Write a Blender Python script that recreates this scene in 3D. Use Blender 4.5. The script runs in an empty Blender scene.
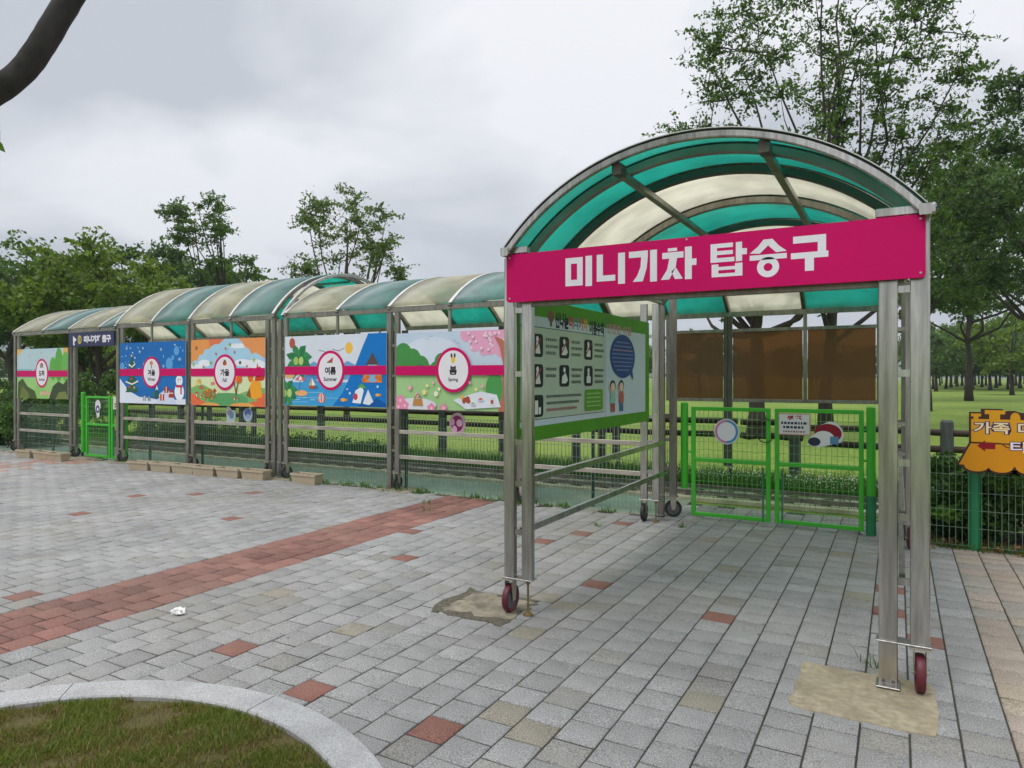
import bpy, bmesh, math, random
import numpy as np
from mathutils import Vector, Matrix

R = math.radians
SC = bpy.context.scene
COL = SC.collection

# ------------------------------------------------------------------ camera, sky, sun, exposure
YAW = 29.2
cam_d = bpy.data.cameras.new("camera")
cam = bpy.data.objects.new("camera", cam_d)
COL.objects.link(cam)
cam.location = (0, 0, 1.6)
cam.rotation_euler = (R(90), 0, R(YAW))
cam_d.sensor_width = 36.0
cam_d.lens = 690 / 1024 * 36.0
cam_d.shift_y = -7 / 1024
cam_d.clip_start = 0.05
cam_d.clip_end = 6000
SC.camera = cam

W = bpy.data.worlds.new("World")
SC.world = W
W.use_nodes = True
nt = W.node_tree
for n in list(nt.nodes):
    nt.nodes.remove(n)
def wn(t, **k):
    n = nt.nodes.new(t)
    for a, b in k.items():
        setattr(n, a, b)
    return n
SUN_EL, SUN_AZ = 58, 205       # azimuth of the sun, clockwise from +Y
sky = wn('ShaderNodeTexSky', sky_type='NISHITA')
sky.sun_disc = False
sky.sun_elevation = R(SUN_EL)
sky.sun_rotation = R(SUN_AZ)
bg1 = wn('ShaderNodeBackground'); bg1.inputs[1].default_value = 0.1
nt.links.new(sky.outputs[0], bg1.inputs[0])
tc = wn('ShaderNodeTexCoord')
sep = wn('ShaderNodeSeparateXYZ'); nt.links.new(tc.outputs['Generated'], sep.inputs[0])
def wmath(op, a, b=None, clamp=False):
    m = wn('ShaderNodeMath', operation=op); m.use_clamp = clamp
    for i, v in enumerate((a, b)):
        if v is None: continue
        if isinstance(v, (int, float)): m.inputs[i].default_value = v
        else: nt.links.new(v, m.inputs[i])
    return m.outputs[0]
zc = wmath('MAXIMUM', sep.outputs[2], 0.0)
den = wmath('ADD', zc, 0.22)
comb = wn('ShaderNodeCombineXYZ')
nt.links.new(wmath('DIVIDE', sep.outputs[0], den), comb.inputs[0])
nt.links.new(wmath('DIVIDE', sep.outputs[1], den), comb.inputs[1])
comb.inputs[2].default_value = 3.7
noi = wn('ShaderNodeTexNoise'); noi.inputs['Scale'].default_value = 1.15
noi.inputs['Detail'].default_value = 5; noi.inputs['Roughness'].default_value = 0.48
noi.inputs['Distortion'].default_value = 0.35
nt.links.new(comb.outputs[0], noi.inputs['Vector'])
ramp = wn('ShaderNodeValToRGB')
e = ramp.color_ramp.elements
e[0].position = 0.40; e[0].color = (0.475, 0.505, 0.545, 1)
e[1].position = 0.60; e[1].color = (0.83, 0.835, 0.86, 1)
nt.links.new(noi.outputs[0], ramp.inputs[0])
bg2 = wn('ShaderNodeBackground')
nt.links.new(ramp.outputs[0], bg2.inputs[0])
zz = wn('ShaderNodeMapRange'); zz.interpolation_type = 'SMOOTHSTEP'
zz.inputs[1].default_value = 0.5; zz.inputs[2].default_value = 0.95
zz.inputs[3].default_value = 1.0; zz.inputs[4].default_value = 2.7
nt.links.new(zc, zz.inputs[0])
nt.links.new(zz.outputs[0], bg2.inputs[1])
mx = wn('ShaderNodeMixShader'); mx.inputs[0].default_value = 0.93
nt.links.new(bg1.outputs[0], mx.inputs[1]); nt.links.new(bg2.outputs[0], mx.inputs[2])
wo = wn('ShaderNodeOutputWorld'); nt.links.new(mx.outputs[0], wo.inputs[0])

sl = bpy.data.lights.new("sun", 'SUN'); sl.energy = 1.2; sl.angle = R(16); sl.color = (1, 0.96, 0.9)
so = bpy.data.objects.new("sun", sl); COL.objects.link(so)
sd = Vector((math.sin(R(SUN_AZ)) * math.cos(R(SUN_EL)), math.cos(R(SUN_AZ)) * math.cos(R(SUN_EL)), math.sin(R(SUN_EL))))
so.rotation_euler = sd.to_track_quat('Z', 'Y').to_euler()

SC.view_settings.view_transform = 'Standard'
SC.view_settings.look = 'None'
SC.view_settings.gamma = 1.0
SC.view_settings.use_curve_mapping = False
SC.view_settings.exposure = 0.34
SC.render.engine = 'CYCLES'
SC.cycles.max_bounces = 10
SC.cycles.transparent_max_bounces = 24
SC.cycles.caustics_reflective = False
SC.cycles.caustics_refractive = False

# ------------------------------------------------------------------ materials
def lin(h):
    h = h.lstrip('#')
    v = [int(h[i:i + 2], 16) / 255 for i in (0, 2, 4)]
    return tuple(x / 12.92 if x <= 0.04045 else ((x + 0.055) / 1.055) ** 2.4 for x in v)

MATS = {}
def mat(name, col, rough=0.6, metal=0.0, var=0.0, scale=8.0, stretch=(1, 1, 1), dirt=None, dirt_amt=0.4, dirt_scale=3.0, bump=0.0, spec=0.5, coat=0.0):
    if name in MATS: return MATS[name]
    m = bpy.data.materials.new(name); m.use_nodes = True
    t = m.node_tree; p = t.nodes['Principled BSDF']
    p.inputs['Roughness'].default_value = rough
    p.inputs['Metallic'].default_value = metal
    p.inputs['Specular IOR Level'].default_value = spec
    p.inputs['Coat Weight'].default_value = coat
    p.inputs['Base Color'].default_value = (*col, 1)
    if var or dirt or bump:
        tcn = t.nodes.new('ShaderNodeTexCoord'); mp = t.nodes.new('ShaderNodeMapping')
        mp.inputs['Scale'].default_value = stretch
        t.links.new(tcn.outputs['Object'], mp.inputs[0])
        no = t.nodes.new('ShaderNodeTexNoise'); no.inputs['Scale'].default_value = scale; no.inputs['Detail'].default_value = 6
        t.links.new(mp.outputs[0], no.inputs['Vector'])
        mr = t.nodes.new('ShaderNodeMapRange'); mr.inputs[1].default_value = 0.3; mr.inputs[2].default_value = 0.7
        mr.inputs[3].default_value = 1 - var; mr.inputs[4].default_value = 1 + var
        t.links.new(no.outputs[0], mr.inputs[0])
        mu = t.nodes.new('ShaderNodeVectorMath'); mu.operation = 'SCALE'
        mu.inputs[0].default_value = col
        t.links.new(mr.outputs[0], mu.inputs['Scale'])
        out = mu.outputs[0]
        if dirt:
            n2 = t.nodes.new('ShaderNodeTexNoise'); n2.inputs['Scale'].default_value = dirt_scale; n2.inputs['Detail'].default_value = 5
            t.links.new(mp.outputs[0], n2.inputs['Vector'])
            r2 = t.nodes.new('ShaderNodeMapRange'); r2.inputs[1].default_value = 0.45; r2.inputs[2].default_value = 0.75
            r2.inputs[3].default_value = 0; r2.inputs[4].default_value = dirt_amt
            t.links.new(n2.outputs[0], r2.inputs[0])
            mi = t.nodes.new('ShaderNodeMix'); mi.data_type = 'RGBA'
            t.links.new(r2.outputs[0], mi.inputs['Factor'])
            t.links.new(out, mi.inputs['A']); mi.inputs['B'].default_value = (*dirt, 1)
            out = mi.outputs['Result']
        t.links.new(out, p.inputs['Base Color'])
        if bump:
            bp = t.nodes.new('ShaderNodeBump'); bp.inputs['Strength'].default_value = bump; bp.inputs['Distance'].default_value = 0.01
            t.links.new(no.outputs[0], bp.inputs['Height']); t.links.new(bp.outputs[0], p.inputs['Normal'])
    MATS[name] = m
    return m

STEEL = mat('brushed_steel', (0.50, 0.485, 0.46), 0.27, 0.97, var=0.25, scale=5, stretch=(9, 9, 0.7), dirt=(0.16, 0.13, 0.10), dirt_amt=0.5, dirt_scale=0.9)
STEELW = mat('weathered_steel', (0.29, 0.275, 0.245), 0.36, 0.8, var=0.2, scale=5, stretch=(6, 6, 1), dirt=(0.13, 0.10, 0.075), dirt_amt=0.6, dirt_scale=1.2)
STEELD = mat('dull_steel', (0.13, 0.12, 0.105), 0.5, 0.6, var=0.2, scale=6, dirt=(0.08, 0.065, 0.05), dirt_amt=0.5)
ALU = mat('aluminium_strip', (0.62, 0.61, 0.58), 0.4, 0.5, var=0.1, dirt=(0.3, 0.28, 0.24), dirt_amt=0.5)
SATIN = mat('satin_steel', (0.33, 0.315, 0.29), 0.5, 0.25, var=0.2, scale=5, dirt=(0.14, 0.12, 0.10), dirt_amt=0.5)
RAIL = mat('galvanised_rail', (0.46, 0.42, 0.36), 0.5, 0.45, var=0.15, scale=4, stretch=(1, 6, 6), dirt=(0.2, 0.16, 0.11), dirt_amt=0.5)
MAROON = mat('maroon_tyre', (0.11, 0.012, 0.022), 0.45, var=0.2)
BLACKR = mat('black_tyre', (0.02, 0.018, 0.018), 0.6, var=0.2)
HUB = mat('grey_hub', (0.13, 0.135, 0.14), 0.5, 0.3, var=0.1)
ZINC = mat('zinc', (0.5, 0.46, 0.38), 0.4, 0.8, var=0.2)
BRASS = mat('brass_screw', (0.28, 0.2, 0.09), 0.4, 0.8, var=0.2)
GREEN = mat('green_paint', (0.055, 0.47, 0.025), 0.38, var=0.1, scale=3, dirt=(0.03, 0.2, 0.05), dirt_amt=0.35)
DGREEN = mat('dark_green_paint', (0.015, 0.20, 0.075), 0.45, var=0.12, scale=3)
FPOST = mat('fence_green_post', (0.02, 0.06, 0.045), 0.6, var=.2)
WIRE = mat('fence_wire', (0.24, 0.33, 0.25), 0.5, 0.2, var=0.15)
GWIRE = mat('gate_wire', (0.14, 0.42, 0.12), 0.5, 0.0, var=0.15)
LOG = mat('fence_log', (0.045, 0.028, 0.018), 0.75, var=0.3, scale=6, stretch=(1, 5, 5))
LOGP = mat('fence_post', (0.075, 0.085, 0.08), 0.75, var=0.25, scale=6, stretch=(5, 5, 1))
CONC = mat('concrete', (0.27, 0.235, 0.17), 0.85, var=0.3, scale=14, dirt=(0.075, 0.065, 0.045), dirt_amt=1.0, dirt_scale=6, bump=0.3)
CONCY = mat('sandy_cement', (0.36, 0.305, 0.205), 0.88, var=0.22, scale=26, dirt=(0.21, 0.175, 0.115), dirt_amt=0.8, dirt_scale=4.5, bump=0.6)
GRIT = mat('gritty_soil', (0.10, 0.088, 0.062), 0.95, var=0.5, scale=40, bump=0.6)
PLANTER = mat('planter_plastic', (0.47, 0.39, 0.27), 0.6, var=0.12, scale=5, dirt=(0.2, 0.16, 0.1), dirt_amt=0.5)
SOIL = mat('soil', (0.06, 0.042, 0.028), 0.95, var=0.4, scale=20)
WHITE = mat('white_board', (0.74, 0.75, 0.76), 0.4, var=0.03)
BARK = mat('bark', (0.075, 0.058, 0.045), 0.9, var=0.35, scale=5, stretch=(3, 3, 0.6), bump=0.6)
BARKD = mat('dark_bark', (0.045, 0.036, 0.030), 0.9, var=0.35, scale=5, stretch=(3, 3, 0.6), bump=0.5)
BARKS = mat('smooth_bark', (0.050, 0.042, 0.044), 0.8, var=0.4, scale=22, stretch=(1, 1, .5), dirt=(0.025, 0.020, 0.020), dirt_amt=0.8, dirt_scale=14, bump=0.9)
PAPER = mat('tissue_paper', (0.8, 0.79, 0.77), 0.9, var=0.03)

def sheet_mat(name, col, tcol, tr, dw):
    """pigmented top skin of a polycarbonate sheet: translucent, a little see-through, milky and glossy"""
    m = bpy.data.materials.new(name); m.use_nodes = True
    t = m.node_tree; t.nodes.clear()
    N = t.nodes.new; L = t.links.new
    tcn = N('ShaderNodeTexCoord')
    mp = N('ShaderNodeMapping'); mp.inputs['Scale'].default_value = (1, 1, 1); L(tcn.outputs['Object'], mp.inputs[0])
    no = N('ShaderNodeTexNoise'); no.inputs['Scale'].default_value = 3.2; no.inputs['Detail'].default_value = 9
    L(mp.outputs[0], no.inputs['Vector'])
    mr = N('ShaderNodeMapRange'); mr.inputs[1].default_value = 0.35; mr.inputs[2].default_value = 0.75
    mr.inputs[3].default_value = 1.08; mr.inputs[4].default_value = 0.72
    L(no.outputs[0], mr.inputs[0])
    def sc(c):
        v = N('ShaderNodeVectorMath'); v.operation = 'SCALE'; v.inputs[0].default_value = c
        L(mr.outputs[0], v.inputs['Scale']); return v.outputs[0]
    tl = N('ShaderNodeBsdfTranslucent'); L(sc(tcol), tl.inputs[0])
    df = N('ShaderNodeBsdfDiffuse'); L(sc(col), df.inputs[0])
    tp = N('ShaderNodeBsdfTransparent'); tp.inputs[0].default_value = (*tcol, 1)
    m1 = N('ShaderNodeMixShader'); m1.inputs[0].default_value = dw; L(tl.outputs[0], m1.inputs[1]); L(df.outputs[0], m1.inputs[2])
    m2 = N('ShaderNodeMixShader'); m2.inputs[0].default_value = tr; L(m1.outputs[0], m2.inputs[1]); L(tp.outputs[0], m2.inputs[2])
    gl = N('ShaderNodeBsdfGlossy'); gl.inputs['Roughness'].default_value = 0.58
    fr = N('ShaderNodeFresnel'); fr.inputs[0].default_value = 1.45
    m3 = N('ShaderNodeMixShader'); ge = N('ShaderNodeNewGeometry'); iv = N('ShaderNodeMath'); iv.operation = 'SUBTRACT'; iv.inputs[0].default_value = 1.0; L(ge.outputs['Backfacing'], iv.inputs[1]); fm = N('ShaderNodeMath'); fm.operation = 'MULTIPLY'; L(fr.outputs[0], fm.inputs[0]); L(iv.outputs[0], fm.inputs[1])
    fg = N('ShaderNodeMath'); fg.operation = 'MULTIPLY'; fg.inputs[1].default_value = 0.25; L(fm.outputs[0], fg.inputs[0]); L(fg.outputs[0], m3.inputs[0]); L(m2.outputs[0], m3.inputs[1]); L(gl.outputs[0], m3.inputs[2])
    o = N('ShaderNodeOutputMaterial'); L(m3.outputs[0], o.inputs[0])
    MATS[name] = m
    return m
PGREEN = sheet_mat('green_polycarbonate', (0.27, 0.355, 0.37), (0.011, 0.58, 0.42), 0.13, 0.54)
PCREAM = sheet_mat('cream_polycarbonate', (0.66, 0.61, 0.50), (1.0, 0.95, 0.73), 0.16, 0.40)
def clear_mat():
    m = bpy.data.materials.new('clear_polycarbonate'); m.use_nodes = True
    t = m.node_tree; t.nodes.clear(); N = t.nodes.new; L = t.links.new
    tp = N('ShaderNodeBsdfTransparent'); tp.inputs[0].default_value = (.98, .98, .98, 1)
    gl = N('ShaderNodeBsdfGlossy'); gl.inputs['Roughness'].default_value = .25
    ms = N('ShaderNodeMixShader'); ms.inputs[0].default_value = .05; L(tp.outputs[0], ms.inputs[1]); L(gl.outputs[0], ms.inputs[2])
    o = N('ShaderNodeOutputMaterial'); L(ms.outputs[0], o.inputs[0]); return m
PCLEAR = clear_mat()

def pane_mat():
    m = bpy.data.materials.new('brown_acrylic'); m.use_nodes = True
    t = m.node_tree; t.nodes.clear(); N = t.nodes.new; L = t.links.new
    tp = N('ShaderNodeBsdfTransparent'); tp.inputs[0].default_value = (0.70, 0.43, 0.19, 1)
    p = N('ShaderNodeBsdfPrincipled'); p.inputs['Base Color'].default_value = (0.065, 0.032, 0.014, 1); p.inputs['Roughness'].default_value = 0.25
    tcn = N('ShaderNodeTexCoord'); vo = N('ShaderNodeTexVoronoi'); vo.inputs['Scale'].default_value = 7
    L(tcn.outputs['Object'], vo.inputs['Vector'])
    lt = N('ShaderNodeMath'); lt.operation = 'LESS_THAN'; lt.inputs[1].default_value = 0.055; L(vo.outputs['Distance'], lt.inputs[0])
    mi = N('ShaderNodeMix'); mi.data_type = 'RGBA'; L(lt.outputs[0], mi.inputs['Factor'])
    mi.inputs['A'].default_value = (0.22, 0.105, 0.038, 1); mi.inputs['B'].default_value = (0.3, 0.25, 0.16, 1)
    L(mi.outputs['Result'], p.inputs['Base Color'])
    ms = N('ShaderNodeMixShader'); ms.inputs[0].default_value = 0.64
    L(tp.outputs[0], ms.inputs[1]); L(p.outputs[0], ms.inputs[2])
    o = N('ShaderNodeOutputMaterial'); L(ms.outputs[0], o.inputs[0])
    return m
BROWNP = pane_mat()

TRACKW = mat('old_sleeper', (0.15, 0.125, 0.085), 0.85, var=0.3, scale=6)
def leaf_mat(name, c0, c1, trans=0.35):
    m = bpy.data.materials.new(name); m.use_nodes = True
    t = m.node_tree; t.nodes.clear(); N = t.nodes.new; L = t.links.new
    g = N('ShaderNodeNewGeometry')
    ra = N('ShaderNodeValToRGB'); el = ra.color_ramp.elements
    el[0].color = (*c0, 1); el[1].color = (*c1, 1)
    L(g.outputs['Random Per Island'], ra.inputs[0])
    d = N('ShaderNodeBsdfPrincipled'); d.inputs['Roughness'].default_value = 0.5; d.inputs['Specular IOR Level'].default_value = 0.35
    L(ra.outputs[0], d.inputs['Base Color'])
    tl = N('ShaderNodeBsdfTranslucent')
    mu = N('ShaderNodeMix'); mu.data_type = 'RGBA'; mu.blend_type = 'MULTIPLY'; mu.inputs['Factor'].default_value = 1
    L(ra.outputs[0], mu.inputs['A']); mu.inputs['B'].default_value = (1.5, 1.5, 0.6, 1)
    L(mu.outputs['Result'], tl.inputs[0])
    ms = N('ShaderNodeMixShader'); ms.inputs[0].default_value = trans
    L(d.outputs[0], ms.inputs[1]); L(tl.outputs[0], ms.inputs[2])
    o = N('ShaderNodeOutputMaterial'); L(ms.outputs[0], o.inputs[0])
    return m
LEAF_A = leaf_mat('leaf_zelkova', (0.036, 0.085, 0.014), (0.115, 0.205, 0.042))
LEAF_B = leaf_mat('leaf_yellowish', (0.06, 0.12, 0.012), (0.19, 0.27, 0.04))
LEAF_C = leaf_mat('leaf_dark', (0.024, 0.062, 0.014), (0.080, 0.155, 0.034))
LEAF_D = leaf_mat('leaf_grey_green', (0.065, 0.115, 0.035), (0.17, 0.25, 0.085))
LEAF_S = leaf_mat('leaf_shrub', (0.022, 0.062, 0.012), (0.075, 0.17, 0.025))
LEAF_H = leaf_mat('leaf_hedge_tip', (0.06, 0.17, 0.02), (0.17, 0.31, 0.035))
GRASS_M = leaf_mat('grass_blade', (0.05, 0.13, 0.014), (0.15, 0.25, 0.035), 0.3)
GRASS_R = leaf_mat('ring_grass_blade', (0.075, 0.145, 0.018), (0.25, 0.27, 0.06), 0.3)
WEED_M = leaf_mat('weed_leaf', (0.035, 0.105, 0.016), (0.11, 0.24, 0.035), 0.3)
DRY_M = leaf_mat('dry_leaf', (0.12, 0.06, 0.025), (0.32, 0.17, 0.07), 0.2)
FLOWER_M = mat('clover_flower', (0.7, 0.7, 0.62), 0.8)

# ------------------------------------------------------------------ object helpers
def tag(o, label, cat, group=None, kind=None):
    if label: o['label'] = label
    if cat: o['category'] = cat
    if group: o['group'] = group
    if kind: o['kind'] = kind
    return o
def thing(name, loc, label, cat, group=None):
    o = bpy.data.objects.new(name, None); o.empty_display_size = 0.2
    COL.objects.link(o); o.location = loc
    return tag(o, label, cat, group)
def origin_of(p):
    v = Vector((0, 0, 0))
    while p is not None:
        v += Vector(p.location); p = p.parent
    return v

class MB:
    """collects shapes in world coordinates; build() links ONE mesh object"""
    def __init__(s): s.v = []; s.f = []; s.m = []; s.mi = 0
    def add(s, vs, fs, mi=None):
        b = len(s.v); s.v += [tuple(x) for x in vs]
        s.f += [tuple(i + b for i in f) for f in fs]; s.m += [s.mi if mi is None else mi] * len(fs)
        return s
    def box(s, x0, x1, y0, y1, z0, z1, c=0.0, mi=None):
        if c <= 0:
            vs = [(x, y, z) for z in (z0, z1) for x, y in ((x0, y0), (x1, y0), (x1, y1), (x0, y1))]
            fs = [(3, 2, 1, 0), (4, 5, 6, 7)] + [(i, (i + 1) % 4, 4 + (i + 1) % 4, 4 + i) for i in range(4)]
            return s.add(vs, fs, mi)
        bm = bmesh.new(); bmesh.ops.create_cube(bm, size=1)
        for v in bm.verts:
            v.co = ((x0 + x1) / 2 + v.co.x * (x1 - x0), (y0 + y1) / 2 + v.co.y * (y1 - y0), (z0 + z1) / 2 + v.co.z * (z1 - z0))
        bmesh.ops.bevel(bm, geom=bm.edges[:], offset=c, segments=1, affect='EDGES')
        return s.bm(bm, mi)
    def bm(s, bm, mi=None):
        bm.verts.index_update()
        s.add([v.co[:] for v in bm.verts], [[v.index for v in f.verts] for f in bm.faces], mi); bm.free(); return s
    def sweep(s, pts, prof, up=(0, 0, 1), cap=True, mi=None):
        """sweep a closed 2-D profile (list of (a,b)) along pts; a goes sideways, b goes along 'up'"""
        pts = [Vector(p) for p in pts]; n = len(prof); vs = []; up = Vector(up)
        for i, p in enumerate(pts):
            d = (pts[min(i + 1, len(pts) - 1)] - pts[max(i - 1, 0)]).normalized()
            u = up
            if abs(d.dot(u)) > 0.98: u = Vector((0, 1, 0))
            a = d.cross(u).normalized(); b = a.cross(d).normalized()
            vs += [p + a * q[0] + b * q[1] for q in prof]
        fs = []
        for i in range(len(pts) - 1):
            for j in range(n):
                k = (j + 1) % n
                fs.append((i * n + j, i * n + k, (i + 1) * n + k, (i + 1) * n + j))
        if cap:
            fs.append(tuple(range(n))[::-1]); fs.append(tuple((len(pts) - 1) * n + j for j in range(n)))
        return s.add(vs, fs, mi)
    def bar(s, p0, p1, w, h, c=0.004, up=(0, 0, 1), mi=None):
        a, b = w / 2, h / 2; c = min(c, a * .5, b * .5)
        prof = [(-a + c, -b), (a - c, -b), (a, -b + c), (a, b - c), (a - c, b), (-a + c, b), (-a, b - c), (-a, -b + c)]
        return s.sweep([p0, p1], prof, up, mi=mi)
    def tube(s, pts, r, n=8, mi=None):
        rs = r if isinstance(r, (list, tuple)) else [r] * len(pts)
        pts = [Vector(p) for p in pts]; vs = []; fs = []
        for i, p in enumerate(pts):
            d = (pts[min(i + 1, len(pts) - 1)] - pts[max(i - 1, 0)]).normalized()
            u = Vector((0, 0, 1)) if abs(d.z) < 0.9 else Vector((1, 0, 0))
            a = d.cross(u).normalized(); b = a.cross(d)
            vs += [p + (a * math.cos(2 * math.pi * j / n) + b * math.sin(2 * math.pi * j / n)) * rs[i] for j in range(n)]
        for i in range(len(pts) - 1):
            for j in range(n):
                k = (j + 1) % n
                fs.append((i * n + j, (i + 1) * n + j, (i + 1) * n + k, i * n + k))
        fs.append(tuple(range(n))); fs.append(tuple((len(pts) - 1) * n + j for j in range(n))[::-1])
        return s.add(vs, fs, mi)
    def wheel(s, c, prof, ang, n=28, mi=None):
        """revolve profile [(axial, radius)] about a horizontal axle at angle ang (about z) through c"""
        c = Vector(c); ax = Vector((math.cos(ang), math.sin(ang), 0)); t = Vector((-math.sin(ang), math.cos(ang), 0)); z = Vector((0, 0, 1))
        m = len(prof); vs = []; fs = []
        for i in range(n):
            th = 2 * math.pi * i / n; d = t * math.cos(th) + z * math.sin(th)
            vs += [c + ax * a + d * r for a, r in prof]
        for i in range(n):
            k = (i + 1) % n
            for j in range(m - 1):
                fs.append((i * m + j, k * m + j, k * m + j + 1, i * m + j + 1))
        return s.add(vs, fs, mi)
    def build(s, name, mats, parent=None, smooth=False, label=None):
        me = bpy.data.meshes.new(name)
        o = origin_of(parent) if parent else Vector((0, 0, 0))
        me.from_pydata([(x - o.x, y - o.y, z - o.z) for x, y, z in s.v], [], s.f)
        mats = mats if isinstance(mats, (list, tuple)) else [mats]
        for m in mats: me.materials.append(m)
        if len(mats) > 1: me.polygons.foreach_set('material_index', s.m)
        if smooth: me.polygons.foreach_set('use_smooth', [True] * len(me.polygons))
        me.update()
        ob = bpy.data.objects.new(name, me); COL.objects.link(ob)
        if parent: ob.parent = parent
        if label: ob['label'] = label
        return ob

def fast_mesh(name, verts, quads, mats, parent=None, midx=None, kind=None, tri=False):
    """verts (n,3) array, quads (m,4 or 3) array"""
    o = origin_of(parent) if parent else Vector((0, 0, 0))
    verts = np.asarray(verts, dtype=np.float32) - np.array(o, dtype=np.float32)
    quads = np.asarray(quads, dtype=np.int32); k = quads.shape[1]
    me = bpy.data.meshes.new(name)
    me.vertices.add(len(verts)); me.vertices.foreach_set('co', verts.ravel())
    me.loops.add(quads.size); me.loops.foreach_set('vertex_index', quads.ravel())
    me.polygons.add(len(quads)); me.polygons.foreach_set('loop_start', np.arange(len(quads), dtype=np.int32) * k)
    for m in (mats if isinstance(mats, (list, tuple)) else [mats]): me.materials.append(m)
    if midx is not None: me.polygons.foreach_set('material_index', np.asarray(midx, dtype=np.int32))
    me.update(calc_edges=True)
    ob = bpy.data.objects.new(name, me); COL.objects.link(ob)
    if parent: ob.parent = parent
    if kind: ob['kind'] = kind
    return ob

def copy_tree(o, parent=None):
    c = o.copy(); COL.objects.link(c)
    if parent is not None: c.parent = parent
    for ch in list(o.children): copy_tree(ch, c)
    return c

# ------------------------------------------------------------------ flat printed artwork on boards
def text_geo(s, bold=0.0):
    cu = bpy.data.curves.new('t', 'FONT'); cu.body = s; cu.size = 1.0; cu.offset = bold; cu.resolution_u = 3
    ob = bpy.data.objects.new('t', cu); COL.objects.link(ob)
    bpy.context.view_layer.update()
    me = ob.to_mesh()
    vs = [(v.co.x, v.co.y) for v in me.vertices]; fs = [tuple(p.vertices) for p in me.polygons]
    ob.to_mesh_clear(); bpy.data.objects.remove(ob); bpy.data.curves.remove(cu)
    return vs, fs

def clip_poly(p, w, h):
    for ax, lim, sg in ((0, 0, 1), (0, w, -1), (1, 0, 1), (1, h, -1)):
        q = []
        for i in range(len(p)):
            a, b = p[i - 1], p[i]
            ia = (a[ax] - lim) * sg >= 0; ib = (b[ax] - lim) * sg >= 0
            if ia != ib:
                t = (lim - a[ax]) / (b[ax] - a[ax])
                q.append((a[0] + (b[0] - a[0]) * t, a[1] + (b[1] - a[1]) * t))
            if ib: q.append(b)
        p = q
        if not p: return p
    return p

class Art:
    """printed layers on a board face: origin O (lower left), U to the right, N out of the face"""
    def __init__(s, O, U, N, w, h):
        s.O = Vector(O); s.U = Vector(U); s.N = Vector(N); s.w = w; s.h = h
        s.mb = MB(); s.cols = []; s.k = 0
    def ci(s, c):
        if c not in s.cols: s.cols.append(c)
        return s.cols.index(c)
    def pt(s, u, v): return s.O + s.U * u + Vector((0, 0, 1)) * v + s.N * (0.0005 + 0.00007 * s.k)
    def poly(s, pts, c, clip=True, same=False):
        if not same: s.k += 1
        p = clip_poly(list(pts), s.w, s.h) if clip else list(pts)
        if len(p) < 3: return s
        q = [p[0]]
        for a in p[1:]:
            if abs(a[0] - q[-1][0]) + abs(a[1] - q[-1][1]) > 1e-6: q.append(a)
        if len(q) > 2 and abs(q[0][0] - q[-1][0]) + abs(q[0][1] - q[-1][1]) < 1e-6: q.pop()
        if len(q) < 3: return s
        s.mb.add([s.pt(*a) for a in q], [tuple(range(len(q)))], s.ci(c))
        return s
    def rect(s, u0, u1, v0, v1, c, same=False): return s.poly([(u0, v0), (u1, v0), (u1, v1), (u0, v1)], c, same=same)
    def ell(s, u, v, a, b, c, n=28, same=False, t0=0, t1=360):
        full = abs(t1 - t0) >= 360
        m = n if full else n + 1
        return s.poly([(u + a * math.cos(R(t0 + (t1 - t0) * i / n)), v + b * math.sin(R(t0 + (t1 - t0) * i / n))) for i in range(m)], c, same=same)
    def rrect(s, u0, u1, v0, v1, r, c):
        p = []
        for cx, cy, a in ((u1 - r, v1 - r, 0), (u0 + r, v1 - r, 90), (u0 + r, v0 + r, 180), (u1 - r, v0 + r, 270)):
            p += [(cx + r * math.cos(R(a + 15 * i)), cy + r * math.sin(R(a + 15 * i))) for i in range(7)]
        return s.poly(p, c)
    def line(s, pts, wd, c):
        s.k += 1
        for a, b in zip(pts, pts[1:]):
            d = (Vector((b[0] - a[0], b[1] - a[1]))).normalized() * wd / 2
            s.poly([(a[0] + d.y, a[1] - d.x), (b[0] + d.y, b[1] - d.x), (b[0] - d.y, b[1] + d.x), (a[0] - d.y, a[1] + d.x)], c, same=True)
        return s
    def text(s, t, u, v, h, c, bold=0.0, w=None):
        """centred at (u, v), cap height h, optional total width w"""
        vs, fs = text_geo(t, bold)
        if not vs: return s
        x0 = min(a[0] for a in vs); x1 = max(a[0] for a in vs); y0 = min(a[1] for a in vs); y1 = max(a[1] for a in vs)
        ky = h / (y1 - y0); kx = (w / (x1 - x0)) if w else ky
        s.k += 1
        s.mb.add([s.pt(u + (a[0] - (x0 + x1) / 2) * kx, v + (a[1] - (y0 + y1) / 2) * ky) for a in vs], fs, s.ci(c))
        return s
    def dashes(s, u0, u1, v, h, c, rng):
        s.k += 1; u = u0
        while u < u1:
            w = rng.uniform(0.5, 1.1) * h * 1.2
            s.rect(u, min(u + w, u1), v - h / 2, v + h / 2, c, same=True); u += w + h * 0.35
        return s
    def build(s, name, parent):
        ms = [mat('print_' + c.strip('#'), lin(c), 0.55, var=0.035, scale=3, spec=0.22) for c in s.cols]
        return s.mb.build(name, ms, parent)

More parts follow.
